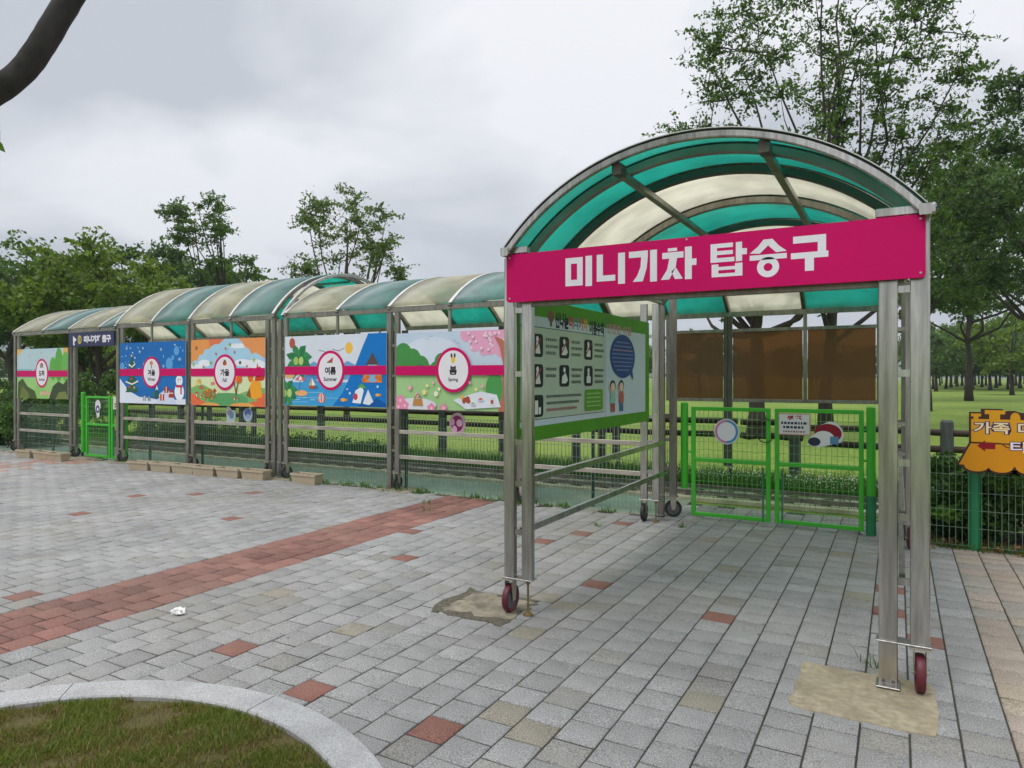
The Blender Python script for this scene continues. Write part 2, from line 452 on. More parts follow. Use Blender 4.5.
# ------------------------------------------------------------------ ground, paving, kerb ring
def node_ground(name, cols, scale, rough=0.95):
    m = bpy.data.materials.new(name); m.use_nodes = True
    t = m.node_tree; p = t.nodes['Principled BSDF']; N = t.nodes.new; L = t.links.new
    p.inputs['Roughness'].default_value = rough; p.inputs['Specular IOR Level'].default_value = 0.2
    tcn = N('ShaderNodeTexCoord')
    a = N('ShaderNodeTexNoise'); a.inputs['Scale'].default_value = scale; a.inputs['Detail'].default_value = 8; a.inputs['Roughness'].default_value = 0.62
    L(tcn.outputs['Object'], a.inputs['Vector'])
    b = N('ShaderNodeTexNoise'); b.inputs['Scale'].default_value = scale * 60; b.inputs['Detail'].default_value = 4
    L(tcn.outputs['Object'], b.inputs['Vector'])
    ad = N('ShaderNodeMath'); ad.operation = 'MULTIPLY_ADD'; ad.inputs[1].default_value = 0.55; L(b.outputs[0], ad.inputs[0])
    mm = N('ShaderNodeMath'); mm.operation = 'MULTIPLY'; mm.inputs[1].default_value = 0.5; L(a.outputs[0], mm.inputs[0]); L(mm.outputs[0], ad.inputs[2])
    r = N('ShaderNodeValToRGB'); el = r.color_ramp.elements
    el[0].position = 0.36; el[0].color = (*cols[0], 1); el[1].position = 0.66; el[1].color = (*cols[2], 1)
    k = el.new(0.5); k.color = (*cols[1], 1)
    L(ad.outputs[0], r.inputs[0]); L(r.outputs[0], p.inputs['Base Color'])
    bp = N('ShaderNodeBump'); bp.inputs['Strength'].default_value = 0.5; bp.inputs['Distance'].default_value = 0.03
    L(b.outputs[0], bp.inputs['Height']); L(bp.outputs[0], p.inputs['Normal'])
    return m
LAWN = node_ground('lawn_turf', ((0.075, 0.14, 0.020), (0.145, 0.225, 0.034), (0.235, 0.285, 0.055)), 0.16)
DIRT = node_ground('bare_soil_turf', ((0.06, 0.085, 0.02), (0.11, 0.10, 0.04), (0.17, 0.115, 0.06)), 3.0)
SANDP = node_ground('sandy_path', ((0.32, 0.27, 0.19), (0.40, 0.34, 0.25), (0.46, 0.40, 0.30)), 0.5)
TEAL = mat('green_floor_paint', (0.17, 0.26, 0.20), 0.7, var=0.18, scale=3, dirt=(0.22, 0.19, 0.13), dirt_amt=0.6, dirt_scale=1.5)
BALLAST = mat('pale_concrete', (0.46, 0.43, 0.32), 0.9, var=0.2, scale=6, dirt=(0.16, 0.17, 0.07), dirt_amt=0.6, dirt_scale=2)

def sheet(name, x0, x1, y0, y1, z, m, nx=1, ny=1, kind='structure'):
    b = MB()
    for i in range(nx):
        for j in range(ny):
            xa, xb = x0 + (x1 - x0) * i / nx, x0 + (x1 - x0) * (i + 1) / nx
            ya, yb = y0 + (y1 - y0) * j / ny, y0 + (y1 - y0) * (j + 1) / ny
            b.add([(xa, ya, z), (xb, ya, z), (xb, yb, z), (xa, yb, z)], [(0, 1, 2, 3)])
    return tag(b.build(name, m), None, None, kind=kind)
sheet('ground', -2500, 2500, -600, 3500, -0.030, LAWN, 8, 8)
JOINT = mat('paving_joint', (0.045, 0.041, 0.033), 0.95, var=0.4, scale=2.5, dirt=(0.045, 0.06, 0.025), dirt_amt=0.7, dirt_scale=1.2)
sheet('paving_bed', -24, 7, -3, 8.75, -0.0065, JOINT)
sheet('lawn_path', -130, -35, 74, 82, -0.02, SANDP)

# individual concrete pavers, one mesh
rng = random.Random(7)
PW, PL, GAP, CH = 0.198, 0.192, 0.0085, 0.005
def cam_px(x, y, z=0.0):
    c, s = math.cos(R(YAW)), math.sin(R(YAW))
    d = -x * s + y * c
    return (x * c + y * s) / d if d > 0.3 else 99, d
RED_AT = [(-3.42, 2.71), (-2.71, 2.53), (-1.92, 2.66), (-3.83, 4.82), (-4.35, 5.66), (-2.9, 6.6), (-1.06, 4.66), (-2.05, 5.04),
          (-0.07, 5.32), (-.06, 5.95), (-3.0, 6.0), (-5.6, 2.73), (-7.35, 2.5), (-8.0, 3.2), (-9.9, 4.3), (-8.3, 4.6), (-9.0, 5.6), (-8.3, 6.1),
          (-7.7, 6.6), (-6.6, 5.3), (-12.3, 4.4), (-11, 3.6), (-13.2, 5.4), (0.05, 4.85), (-2.6, 7.15), (-9.5, 3.1)]
BEIGE_AT = [(-0.90, 3.50), (-1.95, 4.33), (-2.15, 4.55), (-2.05, 3.8), (-1.3, 5.9), (-0.2, 5.6), (-4.1, 3.7), (-2.95, 3.25), (-1.6, 6.9), (-0.5, 6.8), (-1.63, 2.9), (-1.45, 2.75)]
V, F, C = [], [], []
ring_c, ring_R, ring_w = (-2.602, 0.80), 1.585, 0.18
PATCH = [(-0.455, 0.150, 3.60, 4.17), (-2.78, -2.26, 3.87, 4.37)]
ncol0, ncol1 = -110, 14
X0 = 0.245 - PW * 20
picked = []
for ci in range(-115, 45):
    xa = X0 + ci * PW; xm = xa + PW / 2
    off = (0.5 if ci % 2 else 0.0) + rng.uniform(-0.03, 0.03)
    right = xm > 0.25
    for rj in range(-3, 50):
        ya = -0.5 + (rj + off) * PL
        ym = ya + PL / 2
        ymax = 8.75 if -2.3 < xm < 0.3 else 7.72
        if ya + PL > ymax + 0.06: continue
        k, d = cam_px(xm, ym)
        if d < 0.4 or abs(k) > 1.25: continue
        if math.hypot(xm - ring_c[0], ym - ring_c[1]) < ring_R - 0.16: continue
        base = rng.gauss(1, 0.055)
        col = (0.296 * base, 0.292 * base, 0.283 * base)
        if rng.random() < 0.10: col = (0.268 * base, 0.258 * base, 0.236 * base)
        if ym < 2.9 and xm > -2: pass
        if -5.385 < xm < -4.53:
            b2 = rng.gauss(1, 0.13); col = (0.235 * b2, 0.114 * b2, 0.092 * b2)
        elif any(abs(xm - a) < PW / 2 and abs(ym - b) < PL / 2 for a, b in RED_AT):
            col = (0.235, 0.110, 0.085)
        elif any(abs(xm - a) < PW / 2 and abs(ym - b) < PL / 2 for a, b in BEIGE_AT):
            col = (0.275, 0.25, 0.20)
        elif xm > 0.45:
            q = rng.random()
            col = tuple(base * v for v in ((0.345, 0.285, 0.235) if q < 0.5 else (0.30, 0.275, 0.24) if q < 0.8 else (0.36, 0.30, 0.23)))
        elif -14.6 < xm < -13.2 and rng.random() < 0.6:
            col = (0.32, 0.20, 0.16)
        z = rng.gauss(0, 0.0012); tx = rng.gauss(0, 0.0012); ty = rng.gauss(0, 0.0012)
        g = GAP / 2
        x_0, x_1, y_0, y_1 = xa + g, xa + PW - g, ya + g, min(ya + PL - g, ymax)
        n0 = len(V)
        V += [(x_0, y_0, -0.009), (x_1, y_0, -0.009), (x_1, y_1, -0.009), (x_0, y_1, -0.009)]
        V += [(x_0, y_0, z - CH * .8), (x_1, y_0, z - CH * .8), (x_1, y_1, z - CH * .8), (x_0, y_1, z - CH * .8)]
        V += [(x_0 + CH, y_0 + CH, z - tx - ty), (x_1 - CH, y_0 + CH, z + tx - ty), (x_1 - CH, y_1 - CH, z + tx + ty), (x_0 + CH, y_1 - CH, z - tx + ty)]
        F += [(n0 + 8, n0 + 9, n0 + 10, n0 + 11)]
        for a in (0, 4):
            for i in range(4):
                j = (i + 1) % 4
                F.append((n0 + a + i, n0 + a + j, n0 + a + 4 + j, n0 + a + 4 + i))
        C += [(*col, 1.0)] * 12
def paver_mat():
    m = bpy.data.materials.new('concrete_paver'); m.use_nodes = True
    t = m.node_tree; p = t.nodes['Principled BSDF']; N = t.nodes.new; L = t.links.new
    p.inputs['Roughness'].default_value = 0.82; p.inputs['Specular IOR Level'].default_value = 0.35
    at = N('ShaderNodeAttribute'); at.attribute_name = 'paver_colour'
    tcn = N('ShaderNodeTexCoord')
    n1 = N('ShaderNodeTexNoise'); n1.inputs['Scale'].default_value = 170; n1.inputs['Detail'].default_value = 3
    n2 = N('ShaderNodeTexNoise'); n2.inputs['Scale'].default_value = 1.1; n2.inputs['Detail'].default_value = 7; n2.inputs['Roughness'].default_value = 0.6
    n3 = N('ShaderNodeTexNoise'); n3.inputs['Scale'].default_value = 9; n3.inputs['Detail'].default_value = 5
    for n in (n1, n2, n3): L(tcn.outputs['Object'], n.inputs['Vector'])
    def mr(o, a, b, c, d):
        q = N('ShaderNodeMapRange'); q.inputs[1].default_value = a; q.inputs[2].default_value = b; q.inputs[3].default_value = c; q.inputs[4].default_value = d
        L(o, q.inputs[0]); return q.outputs[0]
    def mul(a, b):
        q = N('ShaderNodeMath'); q.operation = 'MULTIPLY'; L(a, q.inputs[0]); L(b, q.inputs[1]); return q.outputs[0]
    fac = mul(mul(mr(n1.outputs[0], 0.33, 0.67, 0.52, 1.50), mr(n2.outputs[0], 0.32, 0.68, 0.78, 1.14)), mr(n3.outputs[0], 0.3, 0.7, 0.93, 1.07))
    v = N('ShaderNodeVectorMath'); v.operation = 'SCALE'; L(at.outputs['Color'], v.inputs[0]); L(fac, v.inputs['Scale'])
    st = N('ShaderNodeMix'); st.data_type = 'RGBA'; st.inputs['B'].default_value = (0.15, 0.13, 0.095, 1)
    n4 = N('ShaderNodeTexNoise'); n4.inputs['Scale'].default_value = 0.55; n4.inputs['Detail'].default_value = 8; n4.inputs['Roughness'].default_value = 0.7
    L(tcn.outputs['Object'], n4.inputs['Vector'])
    L(mr(n4.outputs[0], 0.48, 0.74, 0.0, 0.62), st.inputs['Factor']); L(v.outputs[0], st.inputs['A'])
    L(st.outputs['Result'], p.inputs['Base Color'])
    bp = N('ShaderNodeBump'); bp.inputs['Strength'].default_value = 0.35; bp.inputs['Distance'].default_value = 0.002
    L(n1.outputs[0], bp.inputs['Height']); L(bp.outputs[0], p.inputs['Normal'])
    return m
pav = fast_mesh('pavement', np.array(V), np.array(F), paver_mat(), kind='structure')
ca = pav.data.color_attributes.new('paver_colour', 'FLOAT_COLOR', 'POINT')
ca.data.foreach_set('color', np.array(C, dtype=np.float32).ravel())

# floor of the train tunnel, rail bed
sheet('tunnel_floor', -24, -2.32, 7.80, 9.02, -0.004, TEAL)
sheet('gutter_strip', -24, 7, 7.735, 7.80, -0.003, CONC)
b = MB(); b.box(-24, 7, 9.02, 9.12, -0.03, 0.035, 0.008); tag(b.build('track_kerb', BALLAST), None, None, kind='structure')
sheet('track_bed', -24, 7, 9.12, 10.05, -0.010, BALLAST)
b = MB(); b.box(-24, 7, 10.05, 10.13, -0.03, 0.03, 0.008); tag(b.build('track_kerb', BALLAST), None, None, kind='structure')

# concrete patches under the porch feet
def patch(x0, x1, y0, y1, m, z, seed, ragged):
    rg = random.Random(seed); pts = []; n = 7
    for a, c_ in (((x0, y0), (x1, y0)), ((x1, y0), (x1, y1)), ((x1, y1), (x0, y1)), ((x0, y1), (x0, y0))):
        for i in range(n):
            t = i / n
            pts.append((a[0] + (c_[0] - a[0]) * t + rg.gauss(0, ragged), a[1] + (c_[1] - a[1]) * t + rg.gauss(0, ragged)))
    b = MB(); k = len(pts); cx, cy = (x0 + x1) / 2, (y0 + y1) / 2
    for f, zz_ in ((1.0, -0.012), (0.985, z - .002), (0.94, z)):
        b.v += [(cx + (p[0] - cx) * f, cy + (p[1] - cy) * f, zz_) for p in pts]
    for a in (0, 1):
        for i in range(k):
            j = (i + 1) % k; b.f.append((a * k + i, a * k + j, (a + 1) * k + j, (a + 1) * k + i)); b.m.append(0)
    b.f.append(tuple(2 * k + i for i in range(k))); b.m.append(0)
    return tag(b.build('cement_patch', m), None, None, kind='structure')
patch(-0.47, 0.165, 3.585, 4.185, CONCY, 0.006, 1, 0.009)
patch(-2.82, -2.22, 3.85, 4.40, GRIT, 0.004, 2, 0.016)
patch(-2.73, -2.25, 3.92, 4.33, CONC, 0.008, 12, 0.022)
for x in (-16.55, -14.2, -12.8, -10.7, -8.55, -6.2): patch(x - .3, x + .35, 7.55, 8.0, CONC, 0.006, int(-x * 10), 0.03)

# granite kerb ring round the lawn, in curved stones
GRANITE = mat('granite', (0.39, 0.39, 0.385), 0.7, var=0.45, scale=210, dirt=(0.22, 0.22, 0.22), dirt_amt=0.5, dirt_scale=6, bump=0.15)
b = MB(); zt = 0.045
nst = 9
for i in range(nst):
    a0 = 360 / nst * i + 12.0; a1 = a0 + 360 / nst - 0.22
    r0, r1 = ring_R - ring_w, ring_R; c_ = 0.008
    m = 14; vs = []; prof = [(r0, -0.02), (r0, zt - c_), (r0 + c_, zt), (r1 - c_ * 1.5, zt), (r1, zt - c_ * 1.5), (r1, -0.02)]
    for q in range(m + 1):
        th = R(a0 + (a1 - a0) * q / m)
        vs += [(ring_c[0] + r * math.cos(th), ring_c[1] + r * math.sin(th), z) for r, z in prof]
    fs = [(q * 6 + j, (q + 1) * 6 + j, (q + 1) * 6 + j + 1, q * 6 + j + 1) for q in range(m) for j in range(5)]
    fs += [(0, 1, 2, 3, 4, 5), tuple(m * 6 + j for j in range(6))[::-1]]
    b.add(vs, fs)
tag(b.build('kerb', GRANITE), None, None, kind='structure')
b = MB(); n = 48
b.add([(ring_c[0] + (ring_R - ring_w + .01) * math.cos(2 * math.pi * i / n), ring_c[1] + (ring_R - ring_w + .01) * math.sin(2 * math.pi * i / n), 0.018) for i in range(n)], [tuple(range(n))])
tag(b.build('lawn', DIRT), None, None, kind='structure')

# ------------------------------------------------------------------ grass (stuff)
def blades(name, pts, hmin, hmax, wid, mats, seed, lean=0.5, midx=None):
    rg = np.random.default_rng(seed); n = len(pts)
    h = rg.uniform(hmin, hmax, n) * rg.uniform(0.5, 1.2, n); a = rg.uniform(0, 2 * np.pi, n)
    la = rg.uniform(0, 2 * np.pi, n); le = rg.uniform(0, lean, n) * h
    w = wid * rg.uniform(0.6, 1.3, n)
    dx, dy = np.cos(a) * w / 2, np.sin(a) * w / 2
    p = np.asarray(pts)
    z0 = p[:, 2]
    A = np.stack([p[:, 0] - dx, p[:, 1] - dy, z0], 1); B = np.stack([p[:, 0] + dx, p[:, 1] + dy, z0], 1)
    mxp = np.stack([p[:, 0] + np.cos(la) * le * .35, p[:, 1] + np.sin(la) * le * .35, z0 + h * .6], 1)
    d3 = np.stack([dx, dy, dx * 0], 1) * .7
    Tp = np.stack([p[:, 0] + np.cos(la) * le, p[:, 1] + np.sin(la) * le, z0 + h], 1)
    Vv = np.concatenate([A, B, mxp + d3, mxp - d3, Tp + d3 * .15, Tp - d3 * .15], 0)
    i = np.arange(n)
    q = np.concatenate([np.stack([i, i + n, i + 2 * n, i + 3 * n], 1), np.stack([i + 3 * n, i + 2 * n, i + 4 * n, i + 5 * n], 1)], 0)
    mi = None if midx is None else np.concatenate([midx, midx])
    return fast_mesh(name, Vv, q, mats, kind='stuff', midx=mi)
g = np.random.default_rng(3)
n = 110000
rr = (ring_R - ring_w - 0.0) * np.sqrt(g.uniform(0.04, 1, n)); th = g.uniform(R(10), R(190), n)
px_, py_ = ring_c[0] + rr * np.cos(th), ring_c[1] + rr * np.sin(th)
den_ = np.sin(px_ * 9 + 1.3 * np.sin(py_ * 7)) + np.sin(py_ * 13 + px_ * 5) + 0.8 * np.sin(px_ * 23 - py_ * 17) + g.normal(0, .7, n)
keep = den_ > -0.85
dry = (den_ < 0.35)[keep] & (g.uniform(0, 1, keep.sum()) < 0.55)
STRAW = leaf_mat('straw_blade', (0.16, 0.11, 0.05), (0.30, 0.22, 0.10), 0.2)
blades('ring_grass', np.stack([px_, py_, np.full(n, 0.017)], 1)[keep], 0.014, 0.034, 0.0045, [GRASS_R, STRAW], 5, 1.1, dry.astype(int))
# rough grass and clover beyond the rails
n = 70000
X = g.uniform(-19, 3.5, n); Y = 10.15 + np.abs(g.normal(0, 0.75, n))
hh = 0.10
blades('rough_grass', np.stack([X, Y, np.full(n, -0.03)], 1), 0.06, 0.22, 0.012, WEED_M, 6, 0.8)
n = 9000
X = g.uniform(-24, 9, n); Y = g.uniform(10.6, 12.2, n)
blades('lawn_grass', np.stack([X, Y, np.full(n, -0.03)], 1), 0.015, 0.045, 0.02, GRASS_M, 7, 1.2)
n = 700
X = g.uniform(-3.5, 0.5, n); Y = 10.3 + np.abs(g.normal(0, 0.5, n)); Z = g.uniform(0.06, 0.2, n)
s_ = g.uniform(0.006, 0.011, n)[:, None]
P0 = np.stack([X, Y, Z], 1)
cv = np.concatenate([P0 + s_ * np.array(v) for v in ((1, 0, 0), (0, 1, 0.3), (-1, 0, 0), (0, -1, -0.3), (0, 0, 1.0), (0, 0, -1))], 0)
i = np.arange(n); q = np.concatenate([np.stack([i + a * n, i + b_ * n, i + 4 * n], 1) for a, b_ in ((0, 1), (1, 2), (2, 3), (3, 0))], 0)
fast_mesh('clover_flowers', cv, q, FLOWER_M, kind='stuff')
n = 5000
X = g.uniform(-19, 3.5, n); Y = g.uniform(9.2, 10.1, n)
blades('track_grass', np.stack([X, Y, np.full(n, -0.012)], 1), 0.02, 0.09, 0.012, GRASS_M, 16, 1.0)
# weeds in the seam along the shelter feet
pts = []
for _ in range(130):
    cx = rng.choice([rng.uniform(-8.3, -2.6), rng.uniform(-14, -2.5), rng.uniform(0.3, 1.5)]); cy = rng.gauss(7.70, 0.07); m_ = rng.randint(4, 30)
    for _ in range(m_): pts.append((cx + rng.gauss(0, .05), cy + rng.gauss(0, .03), -0.01))
for (a, c_) in ((-2.0, 7.3), (-5.2, 7.1), (-4.9, 6.7), (-2.8, 6.9), (-0.12, 4.33)):
    for _ in range(14): pts.append((a + rng.gauss(0, .05), c_ + rng.gauss(0, .03), -0.01))
blades('seam_weeds', np.array(pts), 0.03, 0.10, 0.012, WEED_M, 9, 1.2)

# ------------------------------------------------------------------ casters and legs
def caster(leg, x, y, ztop, ang, tyre, r=0.098, w=0.042):
    wz = r
    b = MB(); hw = w / 2
    tp = [(-hw * .55, r * .70), (-hw, r * .80), (-hw, r * .93), (-hw * .7, r * .99), (0, r), (hw * .7, r * .99), (hw, r * .93), (hw, r * .80), (hw * .55, r * .70)]
    b.wheel((x, y, wz), tp, ang, mi=0)
    for sg in (-1, 1):
        b.wheel((x, y, wz), [(sg * hw * .5, r * .72), (sg * hw * .35, r * .55), (sg * hw * .62, r * .40), (sg * hw * .8, r * .22), (sg * hw * .8, 0.001)][::sg], ang, mi=1)
    b.build('wheel', [tyre, HUB], leg, smooth=True)
    f = MB(); ax = Vector((math.cos(ang), math.sin(ang), 0)); t = Vector((-ax.y, ax.x, 0)); c = Vector((x, y, wz))
    for sg in (-1, 1):
        o = c + ax * sg * (hw + .006)
        pts = [(-.018, -.018), (.018, -.018), (.030, .05), (.035, ztop - wz - .008), (-.035, ztop - wz - .008), (-.030, .05)]
        vs = [o + t * a + Vector((0, 0, bb)) + ax * e for e in (-.002, .002) for a, bb in pts]
        f.add(vs, [tuple(range(6)), tuple(range(6, 12))[::-1]] + [(i, 6 + i, 6 + (i + 1) % 6, (i + 1) % 6) for i in range(6)])
    f.sweep([c + Vector((0, 0, ztop - wz - .010)), c + Vector((0, 0, ztop - wz - .001))], [(-.05, -.05), (.05, -.05), (.05, .05), (-.05, .05)], up=(0, 1, 0))
    f.tube([c - ax * (hw + .018), c + ax * (hw + .018)], 0.008, 8)
    f.build('fork', ZINC, leg)

def jack(leg, x, y, ztop):
    b = MB(); b.tube([(x, y, 0.02), (x, y, ztop)], 0.0075, 8)
    b.tube([(x, y, 0.0015), (x, y, .012), (x, y, .02), (x, y, 0.034)], [.036, .034, .016, .012], 14)
    b.tube([(x, y, ztop - .03), (x, y, ztop - .012)], .014, 6)
    b.build('jack', BRASS, leg)

def leg_pair(parent, x, y, ztop, m, wheel_side, ang, tyre, to_ground=True, dx=0.14, w=0.08, d=0.05, plate_z=0.245, jackit=False):
    """two box tubes side by side, spacers, a shared plate, a caster under one tube, the other runs to the ground"""
    b = MB(); xs = (x - dx / 2, x + dx / 2); wx = xs[0] if wheel_side < 0 else xs[1]; gx = xs[1] if wheel_side < 0 else xs[0]
    b.bar((wx, y, plate_z + .001), (wx, y, ztop), w, d, up=(0, 1, 0))
    if to_ground:
        b.bar((gx, y, .012), (gx, y, ztop), w, d, up=(0, 1, 0))
        b.box(gx - w * .62, gx + w * .62, y - .07, y + d / 2 + .03, 0.0105, 0.019, .002)
        for bx in (-.022, .022): b.tube([(gx + bx, y - .05, .019), (gx + bx, y - .05, .034)], .008, 6)
    else:
        b.bar((gx, y, plate_z + .001), (gx, y, ztop), w, d, up=(0, 1, 0))
    b.box(xs[0] - w * .62, xs[1] + w * .62, y - d * .85, y + d * .85, plate_z - .009, plate_z - .0005 + .0005, .002)
    for z in (0.55, .88, 1.16, 1.62, 2.05):
        if z < ztop - .1: b.box(xs[0] + w / 2 - .001, xs[1] - w / 2 + .001, y - .012, y + .012, z - .018, z + .018)
    leg = b.build('leg', m, parent)
    caster(leg, wx, y - .0, plate_z - .009, ang, tyre)
    if jackit: jack(leg, gx, y, plate_z - .009)
    return leg

def arc_pts(c0, z0, Rr, h, n):
    """points of a shallow arch of half-width h on circle centre (c0, z0), radius Rr"""
    a = math.asin(h / Rr)
    return [(c0 + Rr * math.sin(-a + 2 * a * i / n), z0 + Rr * math.cos(-a + 2 * a * i / n)) for i in range(n + 1)]

def arc_sheet(axis, s0, s1, c0, z0, Rr, h, th, n=26):
    b = MB(); P = arc_pts(c0, z0, Rr, h, n); Q = arc_pts(c0, z0, Rr + th, h * (Rr + th) / Rr, n)
    def p(s, q): return (s, q[0], q[1]) if axis == 'x' else (q[0], s, q[1])
    for s in (s0, s1): b.v += [p(s, q) for q in P] + [p(s, q) for q in Q]
    k = n + 1
    for i in range(n):
        b.f += [(i, i + 1, 2 * k + i + 1, 2 * k + i), (k + i, 3 * k + i, 3 * k + i + 1, k + i + 1),
                (i, k + i, k + i + 1, i + 1), (2 * k + i, 2 * k + i + 1, 3 * k + i + 1, 3 * k + i)]
        b.m += [1, 0, 1, 1]
    b.f += [(0, 2 * k, 3 * k, k), (n, k + n, 3 * k + n, 2 * k + n)]
    b.m += [1, 1]
    return b

def arch_bar(axis, s, c0, z0, Rr, h, w, hh, n=26):
    P = arc_pts(c0, z0, Rr, h, n)
    pts = [(s, q[0], q[1]) if axis == 'x' else (q[0], s, q[1]) for q in P]
    b = MB(); c = .005; a, bb = w / 2, hh / 2
    prof = [(-a + c, -bb), (a - c, -bb), (a, -bb + c), (a, bb - c), (a - c, bb), (-a + c, bb), (-a, bb - c), (-a, -bb + c)]
    vs = []; 
    for (cc, z), p in zip(P, pts):
        nrm = Vector((cc - c0, z - z0)).normalized()
        ndir = Vector((0, nrm.x, nrm.y)) if axis == 'x' else Vector((nrm.x, 0, nrm.y))
        sd_ = Vector((1, 0, 0)) if axis == 'x' else Vector((0, 1, 0))
        vs += [Vector(p) + sd_ * q[0] + ndir * q[1] for q in prof]
    m = len(prof); fs = []
    for i in range(len(pts) - 1):
        for j in range(m):
            k = (j + 1) % m; fs.append((i * m + j, i * m + k, (i + 1) * m + k, (i + 1) * m + j))
    fs += [tuple(range(m)), tuple((len(pts) - 1) * m + j for j in range(m))[::-1]]
    b.add(vs, fs); return b

YF, YB = 7.80, 10.90         # front and back leg lines of the tunnel shelters
def shelter(label, ribs, cols, posts, eave, rise, wheel_ang=0.0, back=True, wa=None, end_rings=(), rails=True, hangers=(), backposts=None, fronts=None):
    x0, x1 = ribs[0], ribs[-1]
    t = thing('tunnel_shelter', ((x0 + x1) / 2, YF, 0), label, 'shelter', 'arched shelters along the track')
    h = (YB - YF) / 2 + 0.04; yc = (YB + YF) / 2; Rr = (h * h + rise * rise) / (2 * rise); z0 = eave + rise - Rr
    for a, bb, c in zip(ribs, ribs[1:], cols):
        arc_sheet('x', a + .004, bb - .004, yc, z0, Rr, h, .006).build('roof_panel', [PGREEN if c == 'g' else PCREAM, PCLEAR], t, smooth=True)
    for r_ in ribs:
        arch_bar('x', r_, yc, z0, Rr - .028, h, .05, .05).build('roof_rib', STEELW, t)
        arch_bar('x', r_, yc, z0, Rr + .011, h * 1.002, .055, .006).build('cover_strip', ALU, t)
    for r_, dr in end_rings:
        arch_bar('x', r_, yc, z0, Rr + dr, h, .05, .05).build('end_arch', STEEL, t)
    for yy, nm in ((YF, 'front_beam'), (YB, 'back_beam')):
        b = MB(); b.bar((x0 - .03, yy, eave - .04), (x1 + .03, yy, eave - .04), .06, .075)
        b.build(nm, STEELW, t)
    for f in (-.5, .12, .62):
        yy = yc + h * f; zz_ = z0 + math.sqrt((Rr - .075) ** 2 - (yy - yc) ** 2)
        b = MB(); b.bar((x0, yy, zz_), (x1, yy, zz_), .04, .04); b.build('purlin', STEELW, t)
    for i, (px, side) in enumerate(posts):
        leg_pair(t, px, YF, eave - .079, STEELW, side, wheel_ang + .2 * ((i * 7) % 3 - 1), BLACKR)
    for px in (backposts if backposts is not None else [p[0] for p in posts]):
        leg_pair(t, px, YB, eave - .079, STEELD, 1, 0.4, BLACKR, to_ground=False, dx=.066, w=.06)
    if rails:
        for (pa, pb) in zip(posts, posts[1:]):
            if fronts and not fronts[posts.index(pa)]: continue
            for z in (.82, .465):
                b = MB(); b.bar((pa[0] + .11, YF, z), (pb[0] - .11, YF, z), .03, .055); b.build('cross_rail', RAIL, t)
    for hx in hangers:
        b = MB(); b.bar((hx, YF, 2.17), (hx, YF, eave - .079), .045, .03, up=(0, 1, 0)); b.build('hanger', STEELW, t)
    return t

sh1 = shelter('lower arched roof shelter farthest left, holding the navy exit sign and a green gate', [-16.7, -15.52, -14.55, -13.5, -12.99], 'cgcg', [(-16.6, -1), (-14.45, 1)], 2.56, .60, fronts=[True, True], backposts=[-16.6, -14.4])
sh2 = shelter('tallest arched shelter with striped roof, holding the blue winter and orange autumn panels', [-12.94, -11.85, -10.80, -9.74, -8.72], 'cgcg', [(-12.86, 1), (-10.80, 1), (-8.80, -1)], 2.60, .82, end_rings=((-8.50, -.02),), hangers=(-11.9, -9.75))
sh3 = shelter('lower arched shelter with striped roof, holding the summer and spring panels', [-8.44, -7.355, -6.357, -5.304, -4.26], 'cgcg', [(-8.52, 1), (-6.30, 1), (-4.36, 1)], 2.60, .60, hangers=(-7.37, -5.33))
sh4 = shelter('arched shelter behind the porch with brown see-through panes at its back', [-4.20, -3.25, -2.28, -1.20, -0.12], 'cgcg', [(-4.14, -1), (-2.315, 1), (0.0, 1)], 2.60, .60, rails=True, wheel_ang=-1.15, fronts=[True, False, False], backposts=[-4.1, -2.28, -0.1])
# back wall frame and brown panes of the last shelter
for a, bb in ((-3.20, -2.345), (-2.215, -1.206), (-1.154, -.257)):
    for z in (1.245, 2.31):
        b = MB(); b.bar((a, YB, z), (bb, YB, z), .05, .05); b.build('pane_frame', STEELW, sh4)
    b = MB(); b.box(a + .01, bb - .01, YB - .006, YB + .006, 1.27, 2.285); b.build('brown_pane', BROWNP, sh4)
for x in (-3.22, -1.18, -.23):
    b = MB(); b.bar((x, YB, 1.22), (x, YB, 2.518), .05, .05, up=(0, 1, 0)); b.build('mullion', STEELW, sh4)

# ------------------------------------------------------------------ entrance porch
PYF, PYB = 4.10, 7.42
pc, prise, phw, peave = -1.075, 0.562, 1.20, 2.450
pR = (phw ** 2 + prise ** 2) / (2 * prise); pz0 = peave + prise - pR
porch = thing('entrance_porch', (pc, PYF, 0), 'freestanding porch with green and cream arched roof over the paved entrance', 'canopy')
bands = [(3.965, 4.72, 'g'), (4.72, 5.62, 'c'), (5.62, 6.52, 'g'), (6.52, 7.46, 'c')]
for a, bb, c in bands:
    arc_sheet('y', a + .004, bb - .004, pc, pz0, pR, phw, .006, 36).build('roof_panel', [PGREEN if c == 'g' else PCREAM, PCLEAR], porch, smooth=True)
for y, m in ((4.25, SATIN), (4.72, STEELD), (5.62, STEELW), (6.52, STEELD), (7.44, STEELW)):
    arch_bar('y', y, pc, pz0, pR - .03, phw, .05, .052, 40).build('roof_rib', m, porch)
    arch_bar('y', y, pc, pz0, pR + .011, phw * 1.002, .055, .006, 40).build('cover_strip', ALU, porch)
arch_bar('y', 3.985, pc, pz0, pR - .022, phw, .04, .04, 40).build('front_arch', STEEL, porch)
arch_bar('y', 3.985, pc, pz0, pR + .009, phw * 1.002, .05, .005, 40).build('cover_strip', ALU, porch)
